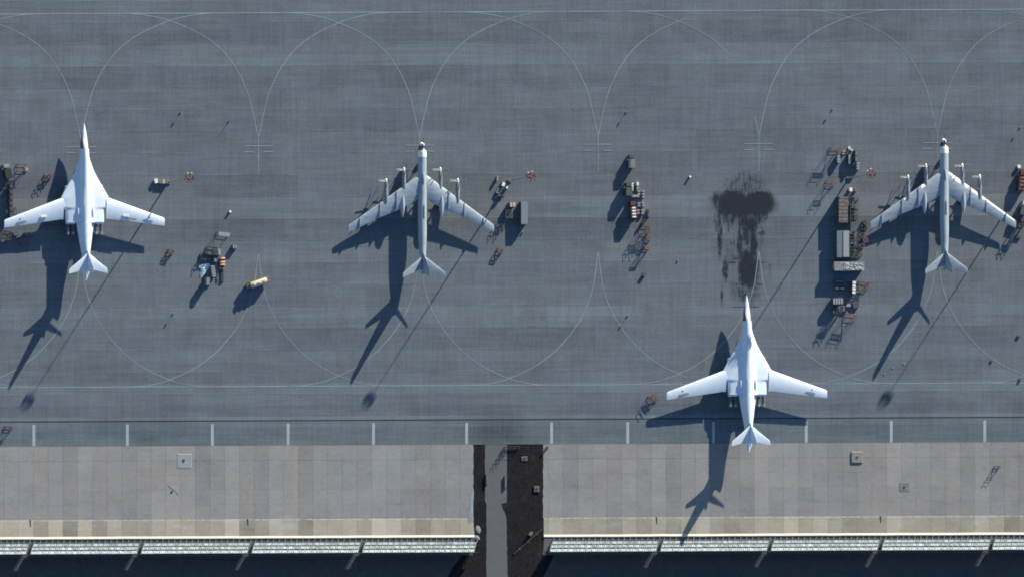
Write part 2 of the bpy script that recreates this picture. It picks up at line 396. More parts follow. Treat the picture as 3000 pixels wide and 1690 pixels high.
field('access_road', 'narrow grey road leading away between dark soil verges', 'structure', poly(road, -0.03), M['road'])
# drain
mb = MB(); mb.prism([(-4000 * S, -1236.6 * S), (7000 * S, -1236.6 * S), (7000 * S, -1233.4 * S), (-4000 * S, -1233.4 * S)], -.02, .03)
field('drain_channel', 'long black drain channel across the apron', None, mb, M['drain'], 'drain')

# painted lines
ZL = 0.022
def ribbon(pts, wpx, z=ZL):
    mb = MB(); P = []
    pts = [(x - TILT * y, y) for x, y in pts]; n = len(pts)
    for i, p in enumerate(pts):
        a = pts[max(i - 1, 0)]; b = pts[min(i + 1, n - 1)]
        dx, dy = b[0] - a[0], b[1] - a[1]; l = math.hypot(dx, dy) or 1
        nx, ny = -dy / l * wpx / 2, dx / l * wpx / 2
        P += [((p[0] + nx) * S, -(p[1] + ny) * S, z), ((p[0] - nx) * S, -(p[1] - ny) * S, z)]
    mb.add(P, [(2 * i, 2 * i + 1, 2 * i + 3, 2 * i + 2) for i in range(n - 1)]); return mb
def spline(pts, k=6):
    out = []
    for i in range(len(pts) - 1):
        p0 = pts[max(i - 1, 0)]; p1 = pts[i]; p2 = pts[i + 1]; p3 = pts[min(i + 2, len(pts) - 1)]
        for j in range(k):
            t = j / k
            out.append(tuple(.5 * (2 * p1[c] + (p2[c] - p0[c]) * t + (2 * p0[c] - 5 * p1[c] + 4 * p2[c] - p3[c]) * t * t + (3 * p1[c] - p0[c] - 3 * p2[c] + p3[c]) * t ** 3) for c in (0, 1)))
    out.append(pts[-1]); return out
lines = MB()
def addm(a, b): a.add(b.v, b.f); return a
top_prof = [(0, 404), (3, 396), (12, 352), (26, 294), (41, 253), (64, 207), (93, 166), (118, 140), (146, 118), (180, 98), (216, 81), (262, 63), (300, 53), (349, 45), (400, 42)]
bot_prof = [(0, 748), (2, 760), (7, 800), (15.6, 853), (36, 913), (65.5, 965), (91.5, 999), (132.5, 1042), (192, 1084), (261, 1115), (300, 1126), (335, 1132), (380, 1134)]
stands = [-286, 237, 757, 1229, 1752, 2223, 2746, 3266]
addm(lines, ribbon([(-4000, 42), (7000, 42)], 2.6))
addm(lines, ribbon([(-4000, 1134.8), (7000, 1134.8)], 2.6, ZL + .002))
lz = ZL + .004
for k, X0 in enumerate(stands):
    for sg in (-1, 1):
        pr = [(X0 + sg * dx, y) for dx, y in top_prof]
        if X0 == 2223 and sg == -1:
            lz += .0015
            addm(lines, ribbon(spline(pr[6:]), 1.9, lz)); pr = pr[:3]
        if X0 == 1752 and sg == 1: pr = pr[:12]
        lz += .0007; addm(lines, ribbon(spline(pr), 2.0 if X0 < 2700 else 1.6, lz))
        pr = [(X0 + sg * dx, y) for dx, y in bot_prof]
        if X0 == 1752 and sg == 1: pr = pr[:10]
        lz += .0007; addm(lines, ribbon(spline(pr), 2.0, lz))
field('taxi_line_curves', 'thin pale curved taxi lines crossing the apron', 'structure', lines, M['line'])
for k, X0 in enumerate(stands):
    mb = MB(); Y0 = 432
    addm(mb, ribbon([(X0 - 43, Y0), (X0 + 43, Y0)], 2.2, ZL + .03))
    addm(mb, ribbon([(X0 - 43, Y0 + 17.5), (X0 - 16, Y0 + 17.5)], 2.4, ZL + .03))
    addm(mb, ribbon([(X0 + 16, Y0 + 17.5), (X0 + 43, Y0 + 17.5)], 2.4, ZL + .03))
    addm(mb, ribbon([(X0, 404), (X0, Y0 - 1.5)], 2.0, ZL + .034)); addm(mb, ribbon([(X0, Y0 + 1.5), (X0, 514)], 1.8, ZL + .034))
    for q in ((-4, 462, 4, 462), (-4, 471, 4, 471)):
        addm(mb, ribbon([(X0 + q[0], q[1]), (X0 + q[2], q[3])], 1.2, ZL + .04))
    for dx in (-4, 4): addm(mb, ribbon([(X0 + dx, 462.6), (X0 + dx, 470.4)], 1.2, ZL + .04))
    field('stand_marking', None, 'structure', mb, M['line'])
for X0 in (-178, 99, 373, 622, 844, 1094, 1367, 1616, 1839, 2090, 2362, 2611, 2885, 3130):
    mb = ribbon([(X0, 1244), (X0, 1307)], 8.2, ZL)
    field('painted_bar', None, 'structure', mb, M['dash'])

# ---------------------------------------------------------------- blast fences
def kerb(x0, x1, name, label):
    mb = MB(); pr = [(1572.6, 0.0), (1572.9, 0.04), (1578.2, .29), (1579.2, .29), (1580.4, -.02), (1573.2, -.02)]
    r = []
    n = 60
    for i in range(n + 1):
        x = x0 + (x1 - x0) * i / n - 7.4; j = random.uniform(-.35, .35)
        r.append([(x * S, -(y + j) * S, z) for y, z in pr])
    mb.loft(r, smooth=False)
    o = mb.build(name, M['kerbw']); o.location = ORG; o.rotation_euler = (0, 0, PHI)
    tag(o, label, 'kerb')
kerb(-900, 1390, 'fence_kerb', 'bright white kerb along the front of the left blast fences')
kerb(1593, 3900, 'fence_kerb', 'bright white kerb along the front of the right blast fences')
FZ = [(1.6, .10), (12, .45), (20, .95), (21.8, 1.02), (31.5, 1.85), (33.2, 1.95), (43, 3.35)]   # (px behind kerb, height)
def fz(t):
    for (a, za), (b, zb) in zip(FZ, FZ[1:]):
        if t <= b: return za + (zb - za) * max(0, (t - a)) / (b - a)
    return FZ[-1][1]
SHR = -.50
def fence(x0, x1, label, seed, y0=1581.0):
    r = random.Random(seed)
    t = thing('blast_fence', label, 'blast fence', Gp((x0 + x1) / 2, y0 + 21), PHI, 'blast fences behind the apron')
    xm = (x0 + x1) / 2
    def P(x, d, dz=0.0): return ((x + SHR * d - xm) * S, -(d - 21) * S, fz(d) + dz)
    nb = max(2, round((x1 - x0) / 17.0)); st = (x1 - x0) / nb
    for a, b, nm in ((12.2, 19.4, 'slat'), (23.0, 30.6, 'slat'), (34.4, 42.6, 'slat')):
        mb = MB()
        for i in range(nb):
            xa = x0 + i * st + 1.1; xb = x0 + (i + 1) * st - 1.1
            
            tw = r.uniform(-.06, .14)
            for q in range(3):                       # three corrugations across each bay
                u0 = xa + (xb - xa) * q / 3 + .25; u1 = xa + (xb - xa) * (q + 1) / 3 - .25; um = (u0 + u1) / 2
                mb.loft([[P(u0, a, tw), P(um, a, tw + .14), P(u1, a, tw), P(um, a, tw - .06)],
                         [P(u0, b, tw), P(um, b, tw + .14), P(u1, b, tw), P(um, b, tw - .06)]], smooth=False)
        mb.build(nm, M['slat'], t, weld=False)
    for i in range(nb + 1):
        mb = MB(); x = x0 + i * st
        for d0, d1 in ((1.5, 11), (11, 21), (21, 32), (32, 43.5)):
            p0, p1 = Vector(P(x, d0, .1)), Vector(P(x, d1, .1))
            hw = .13
            mb.loft([[(p.x - hw, p.y, p.z - .18), (p.x + hw, p.y, p.z - .18), (p.x + hw, p.y, p.z + .09), (p.x - hw, p.y, p.z + .09)] for p in (p0, p1)], smooth=False)
        bk = Vector(P(x, 43, 0))
        mb.tube((bk.x, bk.y, bk.z), (bk.x, bk.y - .5, 0), .09, n=6)
        mb.build('rib', M['rib'], t)
    ra = Vector(P(x1 - 1, 44)); mb = MB()            # sheet added across the upper gap to make the light streak fade
    mb.box(ra.x + 7 * S, ra.y, 1.75, 18 * S, .12, 1.6); mb.build('gap_shade_sheet', M['dgrey'], t)
    mb = MB(); mb.tube((ra.x + 4 * S, ra.y, 0), (ra.x + 4 * S, ra.y, 1.75), .12, n=6); mb.build('gap_shade_post', M['dgrey'], t)  # thin post added under the shading sheet
    mb = MB()                                        # solid rear skirt that closes the back of the panel
    mb.loft([[P(x0 + 1, 43.2, .02), P(x0 + 1, 44.0, .02), (P(x0 + 1, 44)[0], P(x0, 44)[1], 0), (P(x0 + 1, 43.2)[0], P(x0, 43.2)[1], 0)],
             [P(x1 - 1, 43.2, .02), P(x1 - 1, 44.0, .02), (P(x1 - 1, 44)[0], P(x0, 44)[1], 0), (P(x1 - 1, 43.2)[0], P(x0, 43.2)[1], 0)]], smooth=False)
    mb.build('back_panel', M['dgrey'], t)
G_ = 7.0
gapsL = [-238, 96, 420, 744, 1068]; gapsR = [1617, 1941, 2265, 2589, 2913, 3237]
names = ['leftmost slatted blast fence segment, cut by the photo edge', 'second slatted blast fence segment from the left edge', 'third slatted blast fence segment from the left edge',
         'slatted blast fence segment two left of the access road', 'slatted blast fence segment ending beside the left soil verge']
ed = gapsL + [1404]
for i in range(5): fence(ed[i] + G_, ed[i + 1] - (G_ if i < 4 else 3), names[i], i)
names = ['slatted blast fence segment starting beside the right soil verge', 'second slatted blast fence segment right of the road', 'third slatted blast fence segment right of the road',
         'fourth slatted blast fence segment right of the road', 'rightmost slatted blast fence segment, cut by the photo edge']
for i in range(5): fence(gapsR[i] + G_, gapsR[i + 1] - G_, names[i], 20 + i)

# ---------------------------------------------------------------- aircraft
def airfoil(n=14, th=.12, camber=.02):
    up, lo = [], []
    for i in range(n + 1):
        x = .5 * (1 - math.cos(math.pi * i / n))
        y = 5 * th * (.2969 * math.sqrt(x) - .126 * x - .3516 * x * x + .2843 * x ** 3 - .1036 * x ** 4)
        c = camber * 4 * x * (1 - x); up.append((x, y + c)); lo.append((x, -y + c))
    return up + lo[-2:0:-1]
def wing_mb(st, camber=.02, vertical=False, inc=0.0):
    """st: (span, v_lead, v_trail, z, thickness ratio)"""
    rings = []
    for u, v0, v1, z, th in st:
        c = v1 - v0
        if vertical: rings.append([(y * c, -(v0 + x * c), u) for x, y in airfoil(th=th, camber=0)])
        else: rings.append([(u, -(v0 + x * c), z + y * c - (x - .3) * c * math.tan(R(inc))) for x, y in airfoil(th=th, camber=camber)])
    mb = MB(); mb.loft(rings); return mb
def lerp(tab, v):
    if v <= tab[0][0]: return tab[0][1]
    for (a, x), (b, y) in zip(tab, tab[1:]):
        if v <= b: return x + (y - x) * (v - a) / (b - a)
    return tab[-1][1]
def round_loft(st, n=28):
    """st: (v, halfwidth, zlow, zhigh)"""
    mb = MB()
    mb.loft([[(a * math.cos(t), -v, (zl + zh) / 2 + (zh - zl) / 2 * math.sin(t)) for t in [2 * math.pi * i / n for i in range(n)]] for v, a, zl, zh in st]); return mb
def smooth_tab(tab, k=4):
    P = [(a, b) for a, b in tab]; return spline(P, k)
def wheels(parent, u, v, r, n, dz=0, gap=.9):
    leg = MB(); leg.tube((u, -v, r), (u, -v, 3.0), .14, .18)
    lo = leg.build('gear_leg', M['bare'], parent)
    for i in range(n):
        for sg in (-1, 1):
            m = MB(); y = -v + (i - (n - 1) / 2) * (2 * r + .12)
            m.tube((u + sg * gap / 2 - .16, y, r), (u + sg * gap / 2 + .16, y, r), r, n=18)
            m.build('wheel', M['black'], lo)
def star_mb(u, v, z, r, ang=0):
    mb = MB(); P = []
    for i in range(10):
        a = math.pi / 2 + ang + i * math.pi / 5; q = r if i % 2 == 0 else r * .4
        P.append((u + q * math.cos(a), -v + q * math.sin(a)))
    mb.prism(P, z, z + .02); return mb

def swing_bomber(label, loc, rz):
    """white swing-wing jet; origin on the ground under the nose tip, v = metres aft"""
    t = thing('jet_bomber', label, 'bomber', loc, rz, 'white swept wing jet bombers')
    gl = smooth_tab([(0, .02), (1.2, .32), (3, .68), (5.6, 1.12), (8.5, 1.42), (11.0, 1.62), (12.6, 1.95), (14.2, 2.45), (16.6, 3.3), (19.1, 4.5), (21.9, 6.1), (24, 7.3), (26, 8.35)])
    def Wd(v):
        if v <= 26: return lerp(gl, v)
        if v <= 29.2: return 8.35
        if v <= 29.9: return 8.35 - (v - 29.2) / .7 * 1.75
        if v <= 34.3: return 6.6
        if v <= 34.5: return 6.6 - (v - 34.3) / .2 * 3.6
        return lerp([(34.5, 3.0), (36.5, 2.75), (40, 2.25), (45, 1.5), (50, .95), (53, .6), (54.4, .18)], v)
    fw = [(0, .02), (1.2, .32), (3, .68), (5.6, 1.12), (8.5, 1.4), (12, 1.6), (18, 1.85), (26, 2.1), (34.5, 2.2), (40, 1.9), (45, 1.3), (50, .9), (53, .58), (54.4, .18)]
    zt = smooth_tab([(0, 3.97), (1.2, 4.2), (3, 4.45), (5.6, 4.85), (7.4, 5.45), (9, 5.85), (12, 6.05), (18, 6.05), (26, 6.0), (34, 6.0), (40, 6.1), (45, 6.2), (48, 5.9), (52, 5.0), (54.4, 4.45)])
    zm = [(0, 3.95), (6, 3.9), (12, 3.85), (20, 3.7), (34, 3.6), (40, 3.9), (46, 4.3), (54.4, 4.3)]
    zb = [(0, 3.92), (1.2, 3.65), (4, 3.2), (8, 2.75), (12, 2.6), (34, 2.5), (40, 2.9), (46, 3.5), (54.4, 4.15)]
    vsx = [0, .4, .8, 1.2] + [1.2 + .5 * i for i in range(1, 50)]
    vsx = sorted(set([v for v in vsx if v < 26] + [26, 26.5, 27, 27.6, 28.2, 28.8, 29.2, 29.4, 29.65, 29.9, 30.4, 31, 31.7, 32.4, 33.1, 33.8, 34.3, 34.5] + [35 + .75 * i for i in range(26)] + [54.4]))
    rings = []; K = 22
    for v in vsx:
        W = Wd(v); f = min(lerp(fw, v), W); z0 = lerp(zm, v); zT = lerp(zt, v); zB = lerp(zb, v)
        T = .85 * min(1, max(0, (W - f) / 3.0)) if v < 34.4 else .5 * max(0, (W - f)) 
        T += .0
        top, bot = [], []
        for i in range(K + 1):
            s_ = math.cos(math.pi * i / K); x = W * s_
            pl = T * (1 - s_ * s_) ** .55 if abs(s_) < 1 else 0
            fu = (zT - z0) * math.sqrt(max(0, 1 - (x / (f * 1.0001)) ** 2)) if abs(x) < f else 0
            bl = .2 * (zT - z0) * math.exp(-max(0, abs(x) - f * .6) / (.55 + .1 * W)) * (1 - s_ * s_) ** .8
            top.append((x, -v, z0 + max(fu, pl + bl * (1 if v > 6 else v / 6))))
            fb = (z0 - zB) * math.sqrt(max(0, 1 - (x / (f * 1.0001)) ** 2)) if abs(x) < f else 0
            bot.append((x, -v, z0 - max(fb, T * .5 * (1 - s_ * s_) ** .5 + .01 * (1 - s_ * s_))))
        rings.append(top + bot[-2:0:-1])
    mb = MB(); mb.loft(rings); mb.build('fuselage', M['white'], t)
    wg = [(7.4, 25.6, 33.3, 3.65, .115), (8.35, 26.0, 33.2, 3.62, .11), (14, 28.1, 34.0, 3.5, .105), (21, 30.7, 34.9, 3.3, .10), (27.2, 32.95, 35.75, 3.15, .09), (27.75, 33.4, 35.8, 3.13, .05)]
    wm = wing_mb(wg, .025, inc=1.2)
    wm.build('wing', M['white'], t); wm.mirror().build('wing', M['white'], t)
    wm = wing_mb([(.3, 45.2, 50.6, 6.95, .08), (3.2, 47.8, 51.3, 7.0, .07), (6.3, 50.3, 52.1, 7.05, .06), (6.65, 51.0, 52.2, 7.05, .04)], 0, inc=3.5)
    wm.build('tailplane', M['white'], t); wm.mirror().build('tailplane', M['white'], t)
    wing_mb([(5.2, 42.8, 51.0, 0, .07), (6.9, 44.6, 51.4, 0, .07), (9.5, 47.2, 51.9, 0, .06), (12.6, 50.1, 52.4, 0, .05), (13.1, 50.9, 52.4, 0, .04)], vertical=True).build('fin', M['white'], t)
    mb = round_loft([(50.6, .55, 6.5, 7.2), (52, .35, 6.6, 7.1), (53.2, .05, 6.8, 6.9)], 12); mb.build('tail_fairing', M['white'], t)
    for sg in (-1, 1):
        n = MB(); rr = []
        for v, a, zl, zh in ((21.5, 1.55, 1.9, 3.4), (23, 1.65, 1.75, 3.75), (28, 1.7, 1.7, 4.05), (33.5, 1.65, 2.0, 4.0), (34.9, 1.5, 2.2, 3.7)):
            c, m_ = (zl + zh) / 2, (zh - zl) / 2
            rr.append([(sg * 4.85 + a * math.copysign(abs(math.cos(q)) ** .45, math.cos(q)), -v, c + m_ * math.copysign(abs(math.sin(q)) ** .45, math.sin(q))) for q in [2 * math.pi * (i + .5) / 20 for i in range(20)]])
        n.loft(rr); no = n.build('engine_nacelle', M['white'], t)
        for u in (3.95, 5.72):
            e = MB(); e.tube((sg * u, -34.6, 3.0), (sg * u, -37.6, 3.0), .62, .55, 16); e.build('exhaust_pipe', M['pipe'], no)
            e = MB(); e.tube((sg * u, -37.6, 3.0), (sg * u, -38.5, 3.0), .60, .48, 16); e.build('nozzle', M['lgrey'], no)
        r_ = round_loft([(28.6, .05, 4.2, 4.3), (29.6, .2, 4.2, 5.1), (31.4, .22, 4.2, 5.15), (33, .1, 4.2, 4.7), (33.4, .03, 4.2, 4.3)], 10)
        r_.v = [(x + sg * 2.55, y, z) for x, y, z in r_.v]; r_.build('wing_fairing', M['white'], t)
        star_mb(sg * 22.4, 32.9, 3.56, .38).build('star_marking', M['star'], t)
        p = MB(); p.prism([(sg * 20.1, -33.2), (sg * 20.1, -33.85), (sg * 23.6, -34.5), (sg * 23.6, -34.0)][::sg], 3.47, 3.5)
        p.build('wing_patch', M['greypaint'], t)
        b_ = MB(); rr = []
        for i in range(9):
            v = 3.6 + 5.3 * i / 8; f = lerp(gl, v) + .02; z0 = lerp(zm, v); zT = lerp(zt, v) + .02
            q0, q1 = (R(5), R(34 + 30 * (i / 8)))
            rr.append([(sg * f * math.cos(q0 + (q1 - q0) * k / 6), -v, z0 + (zT - z0) * math.sin(q0 + (q1 - q0) * k / 6)) for k in range(7)] +
                      [(sg * f * .9 * math.cos(q0 + (q1 - q0) * k / 6), -v, z0 + (zT - z0) * .9 * math.sin(q0 + (q1 - q0) * k / 6)) for k in range(6, -1, -1)])
        b_.loft(rr); b_.build('cockpit_cover', M['brown'], t)
    wheels(t, 0, 14.0, .55, 1)
    for sg in (-1, 1): wheels(t, sg * 2.7, 29.5, .62, 3)
    return t
def bnose(X, Y, h): p = Wp(X, Y, h); p.z = 0; return p
j1 = swing_bomber('white swept wing jet bomber with pale boards on its wings, at far left', bnose(246.7, 361.4, 3.95), R(.65))
j2 = swing_bomber('white swept wing jet bomber parked further back over the drain and concrete', bnose(2187, 864.5, 3.95), R(.65))
# loose boards lying on the wings of the first jet
for X, Y, a, lab in ((128.5, 635, R(6), 'white board lying on the left wing of the leftmost jet'), (368.5, 632.5, R(-4), 'white board lying on the right wing of the leftmost jet')):
    mb = MB(); mb.box(0, 0, 0, 2.1, .85, .1); mb.box(0, 0, .1, 1.9, .65, .06)
    o = mb.build('board', M['wgloss'], None, .02); p = Wp(X, Y, 3.9); o.location = (p.x, p.y, 3.86); o.rotation_euler = (R(4), 0, a)
    tag(o, lab, 'board', 'boards on the wings')
mb = MB(); mb.box(0, 0, 0, 3.2, .55, .06); mb.box(0, 0, .06, 3.0, .4, .03)
o = mb.build('wing_mat', M['greypaint'], None, .01); p = Wp(386, 641.5, 3.8); o.location = (p.x, p.y, 3.72); o.rotation_euler = (R(3), 0, R(-9))
tag(o, 'grey mat lying on the right wing of the leftmost jet', 'mat')

def prop_bomber(label, loc, rz, white_edges=False):
    t = thing('propeller_bomber', label, 'bomber', loc, rz, 'silver propeller bombers')
    st = [(0.0, .12, 3.2, 3.5), (.25, .55, 2.8, 3.95), (.8, .85, 2.5, 4.25), (1.6, 1.08, 2.3, 4.5), (2.3, 1.2, 2.25, 4.75), (3.0, 1.3, 2.2, 5.15), (4.2, 1.42, 2.2, 5.2), (7, 1.45, 2.25, 5.15), (15, 1.45, 2.3, 5.2), (26, 1.45, 2.3, 5.2), (32, 1.42, 2.4, 5.15), (37, 1.2, 2.8, 5.0), (41, .95, 3.3, 4.9), (43.5, .75, 3.6, 4.8), (45.2, .55, 3.8, 4.7), (46, .25, 4.0, 4.5)]
    vv = spline([(a, b) for a, b, c, d in st], 3); lo = spline([(a, c) for a, b, c, d in st], 3); hi = spline([(a, d) for a, b, c, d in st], 3)
    round_loft([(max(0, vv[i][0]), max(.05, vv[i][1]), lo[i][1], hi[i][1]) for i in range(len(vv))], 30).build('fuselage', M['silver'], t)
    # sun glint painted as a white band behind the cockpit, and the dark cockpit glazing
    def band(v0, v1, name, m, q0, q1, off=.025):
        mb = MB(); rings = []
        for k in range(7):
            v = v0 + (v1 - v0) * k / 6
            a = lerp([(s_[0], s_[1]) for s_ in vv and [(x[0], x[1]) for x in vv]], v) + off
            zl = lerp(lo, v) - off; zh = lerp(hi, v) + off
            rr = [(a * math.cos(q), -v, (zl + zh) / 2 + (zh - zl) / 2 * math.sin(q)) for q in [q0 + (q1 - q0) * i / 16 for i in range(17)]]
            rr += [(x * .93, y, (z - 3.6) * .93 + 3.6) for x, y, z in rr[::-1]]
            rings.append(rr)
        mb.loft(rings); mb.build(name, m, t)
    band(1.25, 2.75, 'cockpit_window', M['dark'], R(-5), R(185))
    band(2.85, 5.2, 'white_paint_glint', M['wgloss'], R(0), R(180))
    band(.02, .75, 'nose_glass', M['wgloss'], R(20), R(160))
    mb = MB(); mb.tube((.15, .1, 4.3), (.15, 1.6, 4.5), .1, .05); mb.tube((.15, -2.2, 4.7), (.15, .1, 4.3), .12); mb.build('refuelling_probe', M['dgrey'], t)
    mb = round_loft([(10.6, .03, 5.15, 5.2), (11.2, .28, 5.1, 5.5), (13.8, .3, 5.1, 5.55), (14.6, .05, 5.1, 5.2)], 12); mb.build('dorsal_blister', M['silver'], t)
    mb = MB(); mb.box(.2, -24, 5.12, .3, 5.2, .22, ty=.8); mb.build('spine_fairing', M['mgrey'], t)
    wm = wing_mb([(1.0, 11.0, 19.6, 4.0, .13), (1.45, 11.4, 19.5, 4.0, .13), (3, 12.5, 20.7, 3.9, .13), (7, 15.4, 22.9, 3.65, .125), (14.3, 20.7, 25.8, 3.2, .12), (21, 25.5, 29.1, 2.75, .11), (24.8, 28.3, 30.95, 2.5, .10), (25.2, 28.8, 31.0, 2.48, .05)], .02, inc=2.0)
    wm.build('wing', M['silver2'], t); wm.mirror().build('wing', M['silver2'], t)
    if white_edges:  # white strips along parts of the wing leading edges
        for sg in (-1, 1):
            for u0, u1 in ((2.2, 5.4), (7.2, 11.5), (13.2, 24.6)) if sg == 1 else ((6.6, 8.0), (12.6, 13.8)):
                rr = []
                for i in range(9):
                    u = u0 + (u1 - u0) * i / 8; W_ = [(1.45, 11.4, 19.5, 4.0), (7, 15.4, 22.9, 3.65), (14.3, 20.7, 25.8, 3.2), (24.8, 28.3, 30.95, 2.5)]
                    v0 = lerp([(a[0], a[1]) for a in W_], u); c = lerp([(a[0], a[2]) for a in W_], u) - v0; z = lerp([(a[0], a[3]) for a in W_], u)
                    af = [p for p in airfoil(th=.128, camber=.02)[:5]]
                    rr.append([(sg * u, -(v0 + x * c), z + y * c + .02 - (x - .3) * c * .035) for x, y in af] + [(sg * u, -(v0 + x * c), z + y * c - .03 - (x - .3) * c * .035) for x, y in af[::-1]])
                mb = MB(); mb.loft(rr); mb.build('leading_edge', M['wgloss'], t)
    wm = wing_mb([(.5, 39.6, 44.0, 4.9, .09), (1.2, 40.1, 44.1, 5.0, .09), (7.0, 44.8, 46.6, 5.75, .08), (7.35, 45.4, 46.7, 5.8, .05)], 0, inc=2.0)
    wm.build('tailplane', M['silver2'], t); wm.mirror().build('tailplane', M['silver2'], t)
    wing_mb([(4.6, 36.5, 45.2, 0, .05), (5.3, 38.6, 45.5, 0, .06), (8, 40.9, 45.9, 0, .06), (11.7, 44.1, 46.9, 0, .055), (12.15, 44.9, 46.9, 0, .04)], vertical=True).build('fin', M['silver'], t)
    k = 0
    for sg in (-1, 1):
        for u, v, ve in ((6.28, 8.6, 16.6), (12.4, 12.4, 21.0)):
            zc = 3.75 if u < 8 else 3.45
            n = round_loft([(v + 1.25, .47, zc - .5, zc + .47), (v + 1.7, .62, zc - .72, zc + .58), (v + 3, .68, zc - .85, zc + .62), (v + 5, .68, zc - .8, zc + .62), (ve - .6, .55, zc - .5, zc + .6), (ve, .1, zc, zc + .45)], 18)
            n.v = [(x + sg * u, y, z) for x, y, z in n.v]; no = n.build('engine_nacelle', M['nacelle'], t)
            sp = round_loft([(v, .05, zc - .05, zc + .05), (v + .25, .26, zc - .26, zc + .26), (v + .7, .42, zc - .42, zc + .42), (v + 1.25, .47, zc - .47, zc + .47)], 14)
            sp.v = [(x + sg * u, y, z) for x, y, z in sp.v]; sp.build('spinner', M['wgloss'], no)
            for dv, a0 in ((.7, random.choice((2, 5, -4))), (1.08, random.choice((40, 50, -3)))):
                pr = MB()
                for b in range(4):
                    a = R(a0 + 90 * b); c, s_ = math.cos(a), math.sin(a)
                    for r0, r1, w0, w1 in ((.35, 1.2, .10, .15), (1.2, 2.3, .15, .15), (2.3, 2.8, .15, .07)):
                        P = []
                        for rr_, ww in ((r0, w0), (r1, w1)):
                            for yy, tt in ((-1, -.5), (1, -.5), (1, .5), (-1, .5)):
                                q = tt * .09 
                                P.append((sg * u + rr_ * c - (ww * yy) * s_ * .8, -(v + dv) + yy * ww * .45 + q, zc + rr_ * s_ + (ww * yy) * c * .8))
                        pr.add(P, [(3, 2, 1, 0), (4, 5, 6, 7), (0, 1, 5, 4), (1, 2, 6, 5), (2, 3, 7, 6), (3, 0, 4, 7)])
                pr.build('propeller', M['lgrey'], no)
        pd = round_loft([(17.6, .2, 3.0, 4.2), (19, .62, 2.5, 4.35), (21.5, .82, 2.25, 4.4), (23.5, .7, 2.5, 4.2), (25.2, .32, 3.0, 3.85), (26, .04, 3.4, 3.5)], 16)
        pd.v = [(x + sg * 6.75, y, z) for x, y, z in pd.v]; pd.build('wheel_pod', M['silver'], t)
        for u, v0, v1, zc in ((9.0, 16.9, 23.2, 3.95), (14.6, 20.9, 25.7, 3.45), (21.4, 26.0, 29.0, 2.95)):
            m = MB(); m.prism([(sg * u - .035, -v0), (sg * u + .035, -v0), (sg * u + .035, -v1), (sg * u - .035, -v1)], zc - .4, zc + .34)
            m.build('wing_fence', M['silver'], t)
        wheels(t, sg * 6.6, 21.5, .6, 2)
    wheels(t, 0, 7.5, .5, 1)
    return t
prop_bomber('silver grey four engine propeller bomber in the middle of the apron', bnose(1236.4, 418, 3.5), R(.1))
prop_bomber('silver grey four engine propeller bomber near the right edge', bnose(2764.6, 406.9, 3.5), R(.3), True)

# ---------------------------------------------------------------- floodlight masts
def mast():
    t = thing('floodlight_mast', None, 'floodlight mast', (0, 0, 0), 0, 'floodlight masts between the aircraft')
    mb = MB(); mb.box(0, 0, 0, 1.3, 1.3, .35); mb.build('base_block', M['mgrey'], t, .04)
    mb = MB(); mb.tube((0, 0, .35), (0, 0, 24.3), .26, .10, 12); mb.build('pole', M['polewhite'], t)
    mb = MB(); n = 20
    for rr_, z in ((1.45, 24.6), (1.45, 25.3)):
        for i in range(n):
            a, b = 2 * math.pi * i / n, 2 * math.pi * (i + 1) / n
            mb.tube((rr_ * math.cos(a), rr_ * math.sin(a), z), (rr_ * math.cos(b), rr_ * math.sin(b), z), .09, n=6)
    for i in range(8):
        a = 2 * math.pi * i / 8; mb.tube((1.45 * math.cos(a), 1.45 * math.sin(a), 24.6), (1.45 * math.cos(a), 1.45 * math.sin(a), 25.3), .05, n=5)
        mb.tube((0, 0, 24.5), (1.45 * math.cos(a), 1.45 * math.sin(a), 24.6), .06, n=5)
    mb.tube((0, 0, 24.4), (0, 0, 24.7), 1.2, 1.2, 20)
    mb.build('head_ring', M['pink'], t)
    for i in range(8):
        a = 2 * math.pi * (i + .5) / 8; l = MB()
        l.box(1.6 * math.cos(a), 1.6 * math.sin(a), 24.35, .5, .36, .75, a)
        l.build('lamp', M['lamp'] if i in (1, 2) else M['red'], t, .03)
    return t
mo = mast()
labs = ['tall floodlight mast beside the white cart near the leftmost jet', 'tall floodlight mast above the large grey container in the centre',
        'tall floodlight mast beside the rows of containers on the right', 'floodlight mast at the right edge, its long shadow across the right bomber wing']
for i, (X, Y) in enumerate(((493, 534), (1492, 530), (2487, 522), (3006, 527))):
    o = mo if i == 0 else copy_tree(mo)
    place(o, Wp(X, Y), 0.3 * i, labs[i])

exec_marker = None
